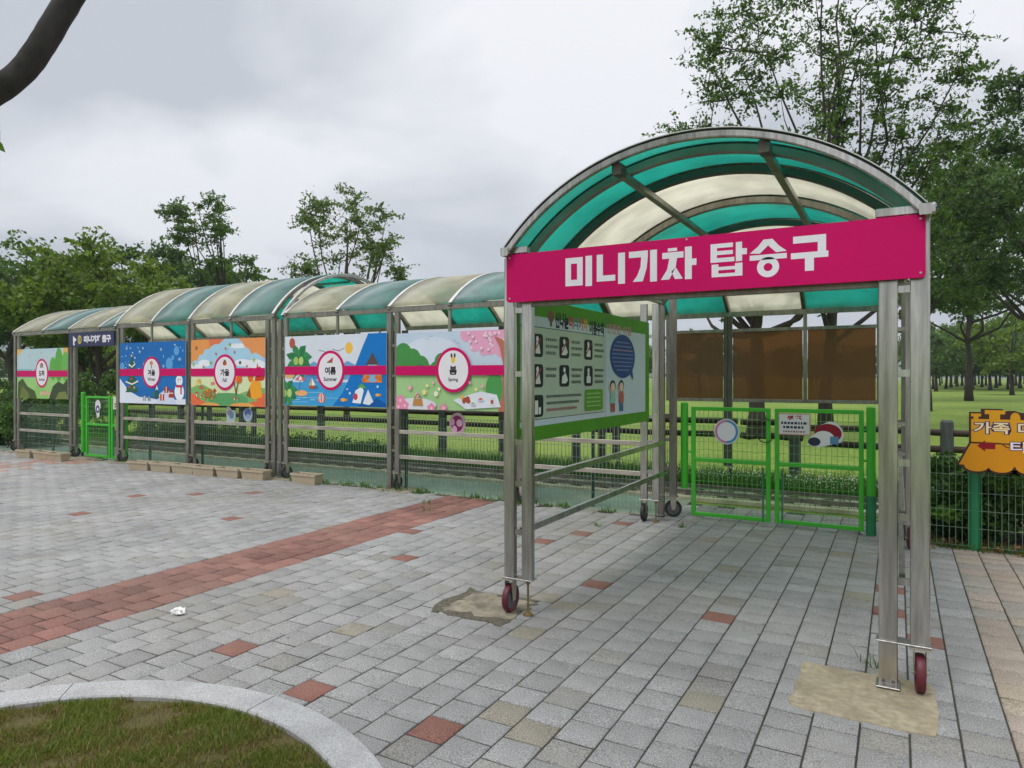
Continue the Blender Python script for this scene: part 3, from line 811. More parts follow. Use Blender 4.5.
for x in (pc - .43, pc + .43):
    zz_ = pz0 + math.sqrt((pR - .082) ** 2 - (x - pc) ** 2)
    b = MB(); b.bar((x, 4.02, zz_), (x, 7.46, zz_), .045, .045); b.build('purlin', STEELW, porch)
    nrm = Vector((x - pc, 0, zz_ - pz0)).normalized()
    b = MB(); b.bar((x, 4.005, zz_ + .012), (x, 4.10, zz_ + .012), .06, .07)
    b.build('purlin_bracket', STEELD, porch)
for x in (-2.27, .12):
    b = MB(); b.bar((x, 3.952, 2.428), (x, 7.48, 2.428), .055, .055); b.build('side_beam', STEEL, porch)
b = MB(); b.box(-.10, .165, 4.005, 4.06, 2.418, 2.464, .004); b.build('beam_cap', STEEL, porch)
b = MB(); b.box(-2.31, -2.13, 4.005, 4.06, 2.418, 2.464, .004); b.build('beam_cap', STEEL, porch)
b = MB(); b.bar((-2.24, PYF, 2.095), (.03, PYF, 2.095), .04, .05); b.build('sign_rail', STEELW, porch)
b = MB(); b.bar((-2.24, PYF, 2.39), (.03, PYF, 2.39), .04, .05); b.build('sign_rail', STEELW, porch)
leg_pair(porch, -2.235, PYF, 2.408, STEEL, -1, .04, MAROON, to_ground=False, dx=.135, w=.075, d=.05, jackit=True)
leg_pair(porch, .028, PYF - .03, 2.408, STEEL, 1, .05, MAROON, to_ground=True, dx=.142, w=.088, d=.05)
leg_pair(porch, -2.395, PYB, 2.408, STEEL, -1, .05, BLACKR, to_ground=False, dx=.135, w=.075, d=.05, jackit=True)
leg_pair(porch, .00, PYB, 2.408, STEEL, 1, .1, MAROON, to_ground=False, dx=.20, w=.075, d=.05, jackit=True)
for x in (-2.235, .02):
    for z in (.885, .55):
        b = MB(); b.bar((x, PYF + .03, z), (x, PYB - .03, z), .03, .05); b.build('cross_rail', STEEL, porch)

# ------------------------------------------------------------------ wire mesh and gates
def wires(b, p0, p1, z0, z1, sv, sh, r):
    p0 = Vector((*p0, 0)); p1 = Vector((*p1, 0)); L = (p1 - p0).length; d = (p1 - p0) / L; nrm = Vector((-d.y, d.x, 0))
    sq = [(-r, -r), (r, -r), (r, r), (-r, r)]
    k = int(L / sv)
    for i in range(k + 1):
        p = p0 + d * (L * i / k)
        vs = [p + d * a + nrm * c + Vector((0, 0, z)) for z in (z0, z1) for a, c in sq]
        b.add(vs, [(j, (j + 1) % 4, 4 + (j + 1) % 4, 4 + j) for j in range(4)])
    k = max(1, round((z1 - z0) / sh))
    for i in range(k + 1):
        z = z0 + (z1 - z0) * i / k
        vs = [p + nrm * (a + r * 2) + Vector((0, 0, z + c)) for p in (p0, p1) for a, c in sq]
        b.add(vs, [(j, 4 + j, 4 + (j + 1) % 4, (j + 1) % 4) for j in range(4)])
    return b

def mesh_fence(label, x0, x1, y, h, posts, pm, thick=.028, wr=.0027):
    t = thing('wire_mesh_fence', ((x0 + x1) / 2, y, 0), label, 'fence')
    wires(MB(), (x0, y), (x1, y), .04, h, .05, .15, wr).build('wire_mesh', WIRE, t)
    for x in posts:
        b = MB(); b.tube([(x, y + .04, -.02), (x, y + .04, h + .06), (x, y + .04, h + .075)], [thick, thick, thick * .6], 12); b.build('post', pm, t)
    return t
mesh_fence('green wire mesh fence under the first scenery panel at far left', -16.65, -14.4, 7.92, 1.02, (-16.62, -15.5, -14.42), FPOST, .022)
mesh_fence('long green wire mesh fence behind the cross rails between the two gates', -12.74, -2.25, 7.92, 1.02, (-12.2, -10.7, -8.6, -6.2, -4.2, -3.3), FPOST, .022)
mesh_fence('low green wire mesh fence in front of the shrubs, right of the porch', .22, 4.2, 7.62, .86, (.62, 2.4, 4.15), DGREEN, .05, .0017)

def gate(label, x0, x1, y, h, left_post, right_post, sleeve=False, xm=None):
    t = thing('mesh_gate', ((x0 + x1) / 2, y, 0), label, 'gate', None)
    xm = xm or (x0 + x1) / 2
    for a, bb, sd_ in ((x0, xm - .022, 1), (xm + .022, x1, -1)):
        b = MB(); r = .0225
        for x in (a + r, bb - r): b.bar((x, y, .035), (x, y, h), .045, .04, up=(0, 1, 0))
        for z in (.052, .665, h - .018): b.bar((a + .039, y, z), (bb - .039, y, z), .036, .042)
        lf = b.build('gate_leaf', GREEN, t)
        wires(MB(), (a + .035, y), (bb - .035, y), .07, h - .035, .052, .088, .0022).build('wire_mesh', GWIRE, lf)
        b = MB(); hx = bb - .075 if sd_ > 0 else a + .075
        b.tube([(hx, y - .012, .03), (hx, y - .012, .62)], .009, 8); b.tube([(hx, y - .012, .60), (hx, y - .05, .60)], .008, 8)
        b.build('drop_bolt', DGREEN, lf)
    for px, z0_, z1_ in (left_post, right_post):
        b = MB(); b.tube([(px, y, z0_), (px, y, z1_ - .012), (px, y, z1_)], [.042, .042, .03], 16)
        p = b.build('gate_post', GREEN, t)
        for z in (h - .2, .75):
            hb = MB(); e = x0 if px < xm else x1
            hb.tube([(px, y, z), (e, y, z)], .012, 8); hb.build('hinge', GREEN, p)
    if sleeve:
        b = MB(); b.tube([(right_post[0], y, 0), (right_post[0], y, .40)], .047, 16); b.build('post_sleeve', DGREEN, t)
    return t
GY = 7.86
gR = gate('green double mesh gate under the porch, below the brown panes', -2.05, -.30, GY, 1.26, (-2.13, .33, 1.31), (-.235, 0, 1.30), True)
gL = gate('green double mesh gate under the navy exit sign, at far left', -14.10, -12.83, GY, 1.22, (-14.21, .1, 1.30), (-12.80, .1, 1.22), xm=-13.26)
# bike lock cable hanging at the gate
b = MB(); b.tube([(-1.245 + .10 * math.cos(a), GY - .03, 1.02 + .13 * math.sin(a)) for a in [R(60 + 30 * i) for i in range(10)]], .006, 6)
tag(b.build('lock_cable', BLACKR), 'thin black lock cable looped through the middle of the porch gate', 'cable')

# ------------------------------------------------------------------ log fence beyond the track
def log_fence(label, x0, x1, y, zs, posts, ph, r=.05):
    t = thing('log_fence', ((x0 + x1) / 2, y, 0), label, 'fence', 'dark log fences behind the track')
    rg = random.Random(int(abs(x0) * 100))
    for z in zs:
        n = 8; b = MB()
        b.tube([(x0 + (x1 - x0) * i / n, y + rg.gauss(0, .008), z + rg.gauss(0, .006)) for i in range(n + 1)], [r * rg.uniform(.92, 1.08) for _ in range(n + 1)], 10)
        b.build('log_rail', LOG, t, smooth=True)
    for x in posts:
        b = MB(); b.tube([(x, y - .01, -.05), (x, y - .01, ph - .03), (x, y - .01, ph)], [.088, .085, .066], 14); b.build('post', LOGP, t)
    return t
log_fence('dark two-rail log fence behind the track, the stretch left of the shelters', -24, -14.0, 11.7, (.87, .64), (-22, -19.2, -16.6, -14.2), 1.0)
log_fence('dark two-rail log fence behind the track, the long stretch behind the scenery panels', -13.9, -2.3, 11.75, (.87, .64), (-11.6, -9.2, -8.2, -5.2, -3.6), .98)
log_fence('dark two-rail log fence behind the left leaf of the porch gate', -2.25, -1.3, 11.75, (.87, .64), (-1.42,), .98)
log_fence('lower dark two-rail log fence behind the right gate leaf, running to the right edge', -1.22, 6.5, 11.75, (.80, .56), (.62, 3.2, 5.8), .98)

# ------------------------------------------------------------------ miniature railway
t = thing('railway_track', (-8.5, 9.55, 0), 'narrow miniature railway track on dark sleepers behind the fences', 'track')
for y in (9.30, 9.80):
    b = MB(); b.sweep([(-24, y, .028), (7, y, .028)], [(-.03, 0), (.03, 0), (.03, .008), (.007, .016), (.007, .036), (.017, .042), (.017, .055), (-.017, .055), (-.017, .042), (-.007, .036), (-.007, .016), (-.03, .008)])
    b.build('rail', STEELW, t)
x = -18.0
while x < 6.5:
    b = MB(); b.box(x - .05, x + .05, 9.16, 9.95, -.012, .022, .008); b.build('sleeper', TRACKW, t); x += .42

# ------------------------------------------------------------------ signs
FX, FN = (1, 0, 0), (0, -1, 0)
def board(name, label, x0, x1, z0, z1, y, th=.018, group=None, m=None, cat='sign', rad=0):
    t = thing(name, ((x0 + x1) / 2, y, z0), label, cat, group)
    b = MB()
    if rad:
        p = []
        for cx, cz, a in ((x1 - rad, z1 - rad, 0), (x0 + rad, z1 - rad, 90), (x0 + rad, z0 + rad, 180), (x1 - rad, z0 + rad, 270)):
            p += [(cx + rad * math.cos(R(a + 15 * i)), cz + rad * math.sin(R(a + 15 * i))) for i in range(7)]
        n = len(p)
        b.add([(q[0], yy, q[1]) for yy in (y - th, y) for q in p], [tuple(range(n)), tuple(range(n, 2 * n))[::-1]] + [(i, n + i, n + (i + 1) % n, (i + 1) % n) for i in range(n)])
    else: b.box(x0, x1, y - th, y, z0, z1, .002)
    b.build('board', m or WHITE, t)
    return t, Art((x0, y - th, z0), FX, FN, x1 - x0, z1 - z0)

MAG = '#cb0062'
# --- main porch sign
MAGM = mat('magenta_vinyl', lin(MAG), 0.55, var=0.04, scale=2, spec=.2)
t, A = board('entrance_sign', 'long magenta sign with white Korean lettering across the front of the porch', -2.275, .122, 2.095, 2.412, 4.015, .02, m=MAGM, rad=.022)
GL = {
 'mi': [[(0, .04), (0, .98), (.62, .98), (.62, .04), 'hole', (.2, .24), (.2, .78), (.42, .78), (.42, .24)], [(.72, 0), (.95, 0), (.95, 1), (.72, 1)]],
 'ni': [[(0, .12), (.22, .12), (.22, 1), (0, 1)], [(.22, .12), (.66, .12), (.66, .31), (.22, .31)], [(.76, 0), (1, 0), (1, 1), (.76, 1)]],
 'gi': [[(0, .80), (.68, .80), (.68, 1), (0, 1)], [(.44, .80), (.68, .80), (.64, .45), (.5, .03), (.14, .03), (.3, .22), (.42, .5)], [(.76, 0), (1, 0), (1, 1), (.76, 1)]],
 'cha': [[(.2, .9), (.46, .9), (.46, 1.0), (.2, 1.0)], [(.04, .68), (.64, .68), (.64, .87), (.04, .87)], [(.24, .68), (.46, .68), (.42, .40), (.24, .03), (0, .03), (.18, .34)], [(.42, .40), (.62, .03), (.40, .03), (.30, .26)], [(.68, 0), (.87, 0), (.87, 1), (.68, 1)], [(.87, .42), (1.0, .42), (1.0, .62), (.87, .62)]],
 'tap': [[(0, .44), (.18, .44), (.18, 1), (0, 1)], [(.18, .87), (.62, .87), (.62, 1), (.18, 1)], [(.18, .66), (.62, .66), (.62, .78), (.18, .78)], [(.18, .44), (.66, .44), (.66, .57), (.18, .57)], [(.70, .43), (.87, .43), (.87, 1), (.70, 1)], [(.87, .62), (1.0, .62), (1.0, .8), (.87, .8)],
         [(.03, 0), (.22, 0), (.22, .38), (.03, .38)], [(.68, 0), (.88, 0), (.88, .38), (.68, .38)], [(.22, 0), (.68, 0), (.68, .1), (.22, .1)], [(.22, .2), (.68, .2), (.68, .3), (.22, .3)]],
 'seung': [[(.38, 1), (.62, 1), (.78, .80), (1.0, .62), (.72, .60), (.5, .82), (.28, .60), (0, .62), (.22, .80)], [(0, .41), (1, .41), (1, .56), (0, .56)]],
 'gu': [[(.06, .80), (.94, .80), (.94, 1), (.06, 1)], [(.72, .53), (.94, .53), (.94, .80), (.72, .80)], [(0, .36), (1, .36), (1, .53), (0, .53)], [(.38, 0), (.62, 0), (.62, .36), (.38, .36)]],
}
def glyph(A, g, u0, u1, v0, v1, c):
    f = lambda p: (u0 + (u1 - u0) * p[0], v0 + (v1 - v0) * p[1])
    A.k += 1
    for s in GL[g]:
        if 'hole' in s:
            i = s.index('hole'); o, h_ = s[:i], s[i + 1:]
            for j in range(4):
                k = (j + 1) % 4
                A.poly([f(o[j]), f(o[k]), f(h_[k]), f(h_[j])], c, same=True)
        else: A.poly([f(p) for p in s], c, same=True)
    if g == 'seung':
        for i in range(28):
            a, bb = R(i * 360 / 28), R((i + 1) * 360 / 28)
            A.poly([f((.5 + ro * math.cos(q), .19 + ro * .98 * math.sin(q))) for ro, q in ((.30, a), (.30, bb), (.12, bb), (.12, a))], c, same=True)
WH = '#e9e6ee'
SGX = dict(mi=(.432, .623), ni=(.645, .829), gi=(.854, 1.028), cha=(1.052, 1.262), tap=(1.342, 1.542), seung=(1.557, 1.75), gu=(1.771, 1.956))
for word in (('mi', 'ni', 'gi', 'cha'), ('tap', 'seung', 'gu')):
    A = Art((-2.275, 3.995, 2.095), FX, FN, 2.397, .317)
    for g_ in word: glyph(A, g_, *SGX[g_], .073, .262, WH)
    A.build('lettering', t)
b = MB()
for x, z in ((-2.25, 2.12), (-2.25, 2.39), (.10, 2.12), (.10, 2.39), (-1.07, 2.40)): b.tube([(x, 3.9925, z), (x, 3.995, z)], .006, 8)
b.build('rivet', ZINC, t)

# --- season panels
GRP = 'scenery panels on the shelters'
def band(A, uc, vc, rx, ry, v0, v1, big, small, icon=None):
    A.rect(0, A.w, v0, v1, MAG)
    A.ell(uc, vc, rx, ry, MAG, 40); A.ell(uc, vc, rx * .84, ry * .86, '#e6e3e8', 40)
    if icon: icon(A, uc, vc + ry * .50, rx * .3)
    A.text(big, uc, vc - .005, ry * .40, '#2b2b31', .042)
    if small: A.text(small, uc, vc - ry * .44, ry * .20, '#3a3a40', .03)
def cloudy(A, pts, c):
    for u, v, a, bb in pts: A.ell(u, v, a, bb, c)
def bush(A, u, v, s, c, rg, n=7):
    A.k += 1
    for _ in range(n): A.ell(u + rg.uniform(-.7, .7) * s, v + rg.uniform(-.3, .5) * s, s * rg.uniform(.35, .6), s * rg.uniform(.35, .6), c, 18)
def flower(A, u, v, s, c, cc='#f5dc6a'):
    A.k += 1
    for i in range(5): A.ell(u + s * math.cos(R(72 * i + 18)), v + s * math.sin(R(72 * i + 18)), s * .75, s * .75, c, 14)
    A.ell(u, v, s * .5, s * .5, cc, 12)
def leafy(A, u, v, s, c):
    A.poly([(u, v + s), (u + .35 * s, v + .35 * s), (u + s, v + .3 * s), (u + .45 * s, v - .1 * s), (u + .6 * s, v - .8 * s), (u, v - .35 * s), (u - .6 * s, v - .8 * s), (u - .45 * s, v - .1 * s), (u - s, v + .3 * s), (u - .35 * s, v + .35 * s)], c)
rg = random.Random(11)
PY = 7.765
# arrival (first panel)
t, A = board('scenery_panel', 'pale panel with green trees and brown hills, first panel from the left', -16.5, -14.56, 1.15, 2.19, PY, .015, GRP)
w, h = A.w, A.h
A.rect(0, w, 0, h, '#b9cfd6')
A.rect(0, w, .40, .62, '#86b9c6'); A.rect(0, w, 0, .44, '#9ccb7c')
bush(A, .02, .96, .16, '#e3b96a', rg); bush(A, 1.85, .95, .12, '#e0b45a', rg)
A.ell(1.40, .62, .13, .24, '#66ad4e'); A.ell(1.62, .70, .15, .34, '#5fa84a'); A.ell(1.86, .66, .15, .30, '#6cb455')
for u, v in ((.5, .9), (.75, .8), (.95, .95), (1.2, .85)): A.ell(u, v, .012, .012, '#8f7fb0')
A.ell(.55, .52, .08, .03, '#e9eef0'); A.ell(.62, .56, .06, .04, '#e9eef0')
A.poly([(.55, 0), (.9, .40), (1.25, 0)], '#8fc46c')
A.poly([(.02, .0), (.04, .34), (.22, .42), (.42, .25), (.70, .16), (.80, 0)], '#4c5a34'); A.poly([(.1, 0), (.2, .26), (.45, .12), (.5, 0)], '#6d7a3f')
A.poly([(1.25, 0), (1.40, .26), (1.60, .36), (1.78, .30), (w, .42), (w, 0)], '#3f4d33'); A.poly([(1.5, 0), (1.62, .14), (1.85, .16), (w, .05), (w, 0)], '#77844a')
for i in range(5): flower(A, .95 + .08 * i, .10 + .03 * (i % 2), .022, '#e8a0a8')
def ic_bag(A, u, v, s):
    A.rect(u - s * .8, u + s * .8, v - s * .5, v + s * .4, '#8c8577'); A.poly([(u - s, v + s * .4), (u + s, v + s * .4), (u, v + s)], '#b9604b')
band(A, .98, .53, .245, .30, .455, .585, '도착', 'Arrival', ic_bag)
A.build('picture', t)

# winter
t, A = board('scenery_panel', 'blue winter panel with snow and a decorated fir tree, reading 겨울', -12.80, -10.87, 1.115, 2.235, PY, .015, GRP)
w, h = A.w, A.h
A.rect(0, w, 0, h, '#1c6cb4'); A.poly([(0, .5), (w, .7), (w, .3), (0, .3)], '#2271ba')
for _ in range(26):
    A.ell(rg.uniform(.05, w - .05), rg.uniform(.55, h - .05), rg.choice([.008, .012, .018]), rg.choice([.01, .014, .02]), rg.choice(['#cfe3f4', '#9cc6ea', '#e8f1fa']), 12)
for u, v, s in ((1.48, .72, .10), (1.68, .95, .075), (1.58, .83, .04), (.08, .68, .07), (.12, .58, .05)): A.ell(u, v, s, s * 1.1, '#5ea2dc')
A.poly([(0, 0), (0, .46), (.12, .36), (.3, .22), (.6, .12), (.95, .10), (1.3, .06), (w, .10), (w, 0)], '#dfe5f1')
for z, s in ((.20, .20), (.36, .17), (.52, .13), (.66, .09)):
    A.poly([(.38 - s, z), (.38 + s, z), (.38, z + .24)], '#2e5f4a')
A.ell(.37, .27, .17, .05, '#37624f')
for z, s in ((.38, .19), (.54, .14), (.70, .10)): A.line([(.38 - s, z + .02), (.38, z - .03), (.38 + s, z + .03)], .028, '#e6e6da')
for u, v, c in ((.30, .30, '#d9554b'), (.45, .29, '#e8c24d'), (.36, .45, '#d9554b'), (.42, .60, '#e8c24d'), (.37, .88, '#e6c656')): A.ell(u, v, .022, .022, c, 12)
A.poly([(1.10, 0), (1.2, .18), (1.36, .26), (1.5, .22), (1.62, .1), (1.7, 0)], '#cfd8ea')
for (u, v, s, c, c2) in ((1.22, .06, .12, '#c2352f', '#efe6d6'), (1.34, .2, .11, '#b0302e', '#e9d9bf'), (.72, .05, .09, '#8b9aa8', '#d8dde4'), (.86, .05, .08, '#5d7086', '#d8dde4')):
    A.rect(u, u + s, v, v + s, c); A.rect(u + s * .4, u + s * .6, v, v + s, c2)
A.ell(1.76, .22, .13, .15, '#eef1f7'); A.ell(1.76, .42, .095, .10, '#eef1f7'); A.rect(1.67, 1.85, .30, .345, '#c23248'); A.rect(1.79, 1.83, .18, .32, '#c23248')
A.ell(1.73, .44, .012, .014, '#222', 10) if False else A.ell(1.73, .44, .012, .014, '#222222', 10); A.ell(1.79, .44, .012, .014, '#222222', 10)
A.rect(1.69, 1.83, .50, .53, '#3c4a66'); A.rect(1.715, 1.805, .53, .60, '#3c4a66'); A.poly([(1.76, .42), (1.70, .40), (1.76, .405)], '#e8862e')
for u, v in ((.62, .95), (.22, 1.02), (1.25, .98), (1.78, .80), (.75, .72), (1.32, .68)):
    for a_ in (0, 60, 120): A.line([(u - .035 * math.cos(R(a_)), v - .035 * math.sin(R(a_))), (u + .035 * math.cos(R(a_)), v + .035 * math.sin(R(a_)))], .007, '#cfe3f4')
A.poly([(1.00, .12), (1.05, .28), (1.10, .12)], '#35706a'); A.poly([(1.06, .10), (1.13, .33), (1.20, .10)], '#2c5f5c'); A.poly([(1.085, .24), (1.13, .34), (1.175, .24), (1.13, .27)], '#e6ebf4')
A.poly([(1.46, .12), (1.50, .26), (1.58, .26), (1.62, .12)], '#b23a34'); A.rect(1.48, 1.60, .19, .205, '#efe0c0')
def ic_win(A, u, v, s):
    A.rect(u - s * .2, u + s * .2, v - s * .9, v + s * .2, '#7d9a78'); A.ell(u, v + s * .3, s * .55, s * .5, '#c98a4a')
band(A, .97, .57, .27, .285, .505, .635, '겨울', 'Winter', ic_win)
A.build('picture', t)

# autumn
t, A = board('scenery_panel', 'orange autumn panel with maple leaves and a small tent, reading 가을', -10.72, -8.88, 1.115, 2.24, PY, .015, GRP)
w, h = A.w, A.h
A.rect(0, w, 0, h, '#a9cfe6')
cloudy(A, [(.1, .62, .22, .09), (.35, .72, .16, .06), (1.6, .68, .25, .09), (1.3, .72, .2, .06), (1.2, 1.0, .25, .04)], '#e8ecf2')
for pts_ in ([(0, h), (0, .72), (.1, .78), (.16, .76), (.22, .86), (.32, .88), (.36, .96), (.48, .96), (.54, 1.03), (.7, 1.05), (.82, h)],):
    A.poly(pts_, '#e79a55'); A.poly([(.45, h), (.5, 1.0), (.62, 1.04), (.72, 1.04), (.86, h)], '#e07a52')
A.poly([(w, h), (w, .78), (1.72, .84), (1.62, .88), (1.52, .86), (1.46, .95), (1.36, .98), (1.30, 1.06), (1.2, h)], '#e5975a')
A.rect(0, w, .42, .50, '#f2e7cc'); A.rect(0, w, .0, .46, '#d8e3b3')
A.poly([(0, .30), (.3, .36), (.7, .22), (1.2, .20), (1.7, .32), (w, .3), (w, 0), (0, 0)], '#7fb26a'); A.ell(.95, .1, .5, .12, '#5fa066')
for u, v, a, bb in ((.0, .08, .2, .12), (.2, .0, .2, .1), (1.84, .08, .2, .14), (1.6, .02, .15, .07)): A.ell(u, v, a, bb, '#e2704a')
for u, v, a, bb in ((.5, .0, .25, .05), (1.3, .0, .3, .06)): A.ell(u, v, a, bb, '#e6a55a')
leafy(A, .14, .98, .05, '#8a6a4a'); leafy(A, 1.25, .72, .045, '#4a4550'); leafy(A, 1.0, 1.02, .05, '#7fae64'); leafy(A, .52, .72, .05, '#8cb06a'); leafy(A, 1.58, .76, .05, '#a7bf6a'); leafy(A, .07, .70, .05, '#9ab575')
bush(A, 1.68, .52, .13, '#d8412b', rg, 10); A.ell(1.50, .52, .07, .12, '#e8742a'); A.poly([(1.60, .42), (1.66, .72), (1.74, .42)], '#d23a22')
A.poly([(1.40, .18), (1.55, .44), (1.74, .40), (1.78, .16), (1.6, .12)], '#f0a42e'); A.poly([(1.40, .18), (1.48, .32), (1.52, .14)], '#8a5a2a')
for u, v, c in ((.28, .30, '#c06a4a'), (.62, .24, '#b5483c'), (.46, .22, '#c85a48'), (.58, .36, '#d58a7a'), (.22, .40, '#d9b45a'), (.12, .36, '#e8d87a')): bush(A, u, v, .055, c, rg, 5)
for i in range(9): flower(A, .2 + .06 * i, .12 + .05 * (i % 3), .014, rg.choice(['#d2452f', '#efe2c2', '#e08f2e']))
for u, v, s_ in ((.16, .2, .05), (.27, .16, .035), (1.12, .14, .04), (1.20, .12, .03)):
    A.rect(u - s_ * .25, u + s_ * .25, v - s_, v, '#efe4cc'); A.ell(u, v, s_, s_ * .6, '#c9503a', t0=0, t1=180)
A.poly([(.36, .14), (.38, .24), (.54, .24), (.56, .14)], '#a8743c'); A.k += 1
for i in range(5): A.ell(.40 + .03 * i, .25 + .012 * (i % 2), .022, .022, ['#d8412b', '#e8a02e', '#7fae44', '#d8412b', '#e8742a'][i], 12)
A.line([(1.10, .46), (1.16, .20), (1.22, .46)], .02, '#7a5a3a'); A.ell(1.16, .50, .07, .10, '#e8983a'); A.ell(1.24, .46, .06, .08, '#dd6a30')
for u, v in ((.9, .96), (1.12, .90), (.66, .88), (1.42, .66), (.34, .66)): leafy(A, u, v, .028, rg.choice(['#d2703a', '#c9a03e', '#b5583f']))
def ic_fall(A, u, v, s): A.ell(u, v, s * .6, s * .45, '#b5533a'); A.ell(u, v + s * .4, s * .35, s * .3, '#7a5a3a')
band(A, .885, .565, .285, .30, .50, .63, '가을', 'Fall', ic_fall)
A.build('picture', t)

# summer
t, A = board('scenery_panel', 'summer seaside panel with palm trees and a yellow sun, reading 여름', -8.43, -6.39, 1.16, 2.235, PY, .015, GRP)
w, h = A.w, A.h
A.rect(0, w, 0, h, '#d9dfea')
A.poly([(.3, .45), (.45, .60), (.62, .68), (.78, .60), (.9, .66), (1.1, .58), (1.3, .68), (1.5, .6), (1.6, .5), (1.6, .40), (.2, .40)], '#6fa3cf'); A.poly([(.45, .45), (.6, .55), (.75, .48), (.95, .52), (1.0, .4), (.4, .4)], '#4b86bd')
A.rect(0, w, 0, .36, '#3f9fd6'); A.rect(0, 1.2, .12, .125, '#a8d6ee'); A.rect(.1, .8, .2, .206, '#a8d6ee'); A.rect(.0, .5, .05, .056, '#a8d6ee')
A.poly([(1.0, 0), (1.2, .2), (1.32, .4), (1.46, .62), (1.58, .86), (1.7, h), (w, h), (w, 0)], '#1176c4')
A.poly([(1.5, 0), (1.62, .1), (1.75, .06), (1.86, .14), (w, .05), (w, 0)], '#0d5aa6')
A.ell(.62, .18 + .1, .1, .035, '#3a7fb2'); A.poly([(.38, .36), (.5, .46), (.65, .4), (.8, .36)], '#5b95c4')
A.ell(1.33, .87, .075, .085, '#f0c04e'); A.line([(1.0, .86), (1.12, .83), (1.24, .87)], .012, '#8a8f98'); A.line([(.72, .85), (.82, .83), (.92, .79)], .012, '#8a8f98')
for (uc, vc, s) in ((.30, .72, 1.0), (.05, .22, .8)):
    for k_, a in enumerate((15, 60, 110, 155, 200, 245, 290, 335)):
        d = Vector((math.cos(R(a)), math.sin(R(a)))) * .30 * s; n_ = Vector((-d.y, d.x)) * .26; dr = Vector((0, -.05 * s))
        p = [Vector((uc, vc)), Vector((uc, vc)) + d * .3 + n_ * .8, Vector((uc, vc)) + d * .65 + n_ + dr * .3, Vector((uc, vc)) + d + dr, Vector((uc, vc)) + d * .65 - n_ * .7 + dr * .5, Vector((uc, vc)) + d * .3 - n_ * .7]
        A.poly([(q.x, q.y) for q in p], '#2f7d4a' if k_ % 2 else '#3b8f55'); A.line([(uc, vc), (uc + d.x * .9, vc + d.y * .9 + dr.y * .8)], .008, '#1f5f38')
    A.ell(uc - .06, vc - .03, .05, .065, '#a7c66a'); A.ell(uc + .05, vc - .03, .05, .065, '#b5d07a')
A.ell(.16, .97, .06, .08, '#b25a4a'); A.ell(.10, .47, .12, .05, '#e0b87a'); A.ell(.36, .19, .13, .045, '#f0b070')
A.ell(.78, .12, .075, .075, '#e86a4a'); A.ell(.78, .12, .045, .075, '#f0dcd0'); A.ell(.78, .12, .018, .075, '#e86a4a')
A.poly([(1.60, .36), (1.62, .52), (1.72, .64), (1.85, .66), (1.95, .52), (1.96, .36)], '#e8863a'); A.ell(1.78, .50, .12, .14, '#7fb6dc'); A.poly([(1.66, .62), (1.78, .80), (1.90, .62)], '#5b4a4a')
for u, v, s in ((1.35, .2, .02), (1.30, .26, .015), (1.88, .3, .02), (1.7, .16, .014), (1.93, .5, .02)): A.ell(u, v, s, s, '#bfe0f4', 12)
A.poly([(1.40, .06), (1.46, .24), (1.58, .30), (1.62, .24), (1.56, .05)], '#e9eef2'); A.poly([(1.5, .29), (1.58, .35), (1.68, .27)], '#5aa646'); A.poly([(1.60, .05), (1.70, .26), (1.80, .08), (1.72, .03)], '#dfe6ee'); A.ell(1.46, .15, .045, .05, '#c9435a')
A.poly([(.50, .30), (.52, .265), (.64, .265), (.67, .30)], '#b5583f'); A.poly([(.58, .305), (.58, .43), (.66, .315)], '#f0ece0'); A.poly([(.57, .305), (.57, .40), (.52, .315)], '#e8c24d')
for i in range(4): A.ell(.28 + .16 * i, .09 + .03 * (i % 2), .06, .01, '#8ccae8')
A.line([(.30, .20), (.34, .40)], .010, '#8a6a4a'); A.ell(.34, .39, .09, .06, '#e8607a', t0=0, t1=180); A.ell(.34, .39, .03, .06, '#f3ead8', t0=0, t1=180)
A.k += 1
for u, v in ((1.70, .44), (1.86, .44), (1.62, .40), (1.93, .42)): A.ell(u, v, .035, .03, '#d9702c', 12)
for u, v, s_ in ((1.22, .10, .05), (1.88, .18, .04)): A.ell(u, v, s_, s_ * .55, '#f0b03a', 16); A.poly([(u + s_ * .8, v), (u + s_ * 1.6, v + s_ * .6), (u + s_ * 1.6, v - s_ * .6)], '#e0902e')
def ic_sum(A, u, v, s): A.poly([(u - s * .8, v - s * .3), (u + s * .7, v + s * .6), (u + s * .5, v - s * .3)], '#c2414a'); A.line([(u - s * .8, v - s * .35), (u + s * .5, v - s * .35)], s * .2, '#5a8a4a')
band(A, .965, .54, .285, .30, .475, .605, '여름', 'Summer', ic_sum)
A.build('picture', t)

# spring
t, A = board('scenery_panel', 'spring panel with pink cherry tree and green bushes, reading 봄', -6.21, -4.27, 1.15, 2.215, PY, .015, GRP)
w, h = A.w, A.h
A.rect(0, w, 0, h, '#c3d3e4'); A.ell(.6, .75, .5, .25, '#d6e0ee'); A.rect(0, w, 0, .47, '#a3cb8d'); A.poly([(.3, .47), (.9, .52), (1.5, .50), (w, .5), (w, .44), (0, .44)], '#d5d8bb')
A.k += 1
for u, v, a in ((.12, .78, .15), (.02, .62, .18), (.28, .70, .15), (.42, .60, .15), (.15, .52, .2), (.36, .50, .18), (.78, .66, .12), (.88, .54, .13), (.70, .55, .12), (.6, .5, .12)): A.ell(u, v, a, a, '#48914c')
for u, v, a in ((.42, .5, .14), (.58, .52, .10), (.68, .5, .1)): A.ell(u, v, a, a * .9, '#357a40')
A.rect(0, w, .30, .47, '#a3cb8d')
A.k += 1
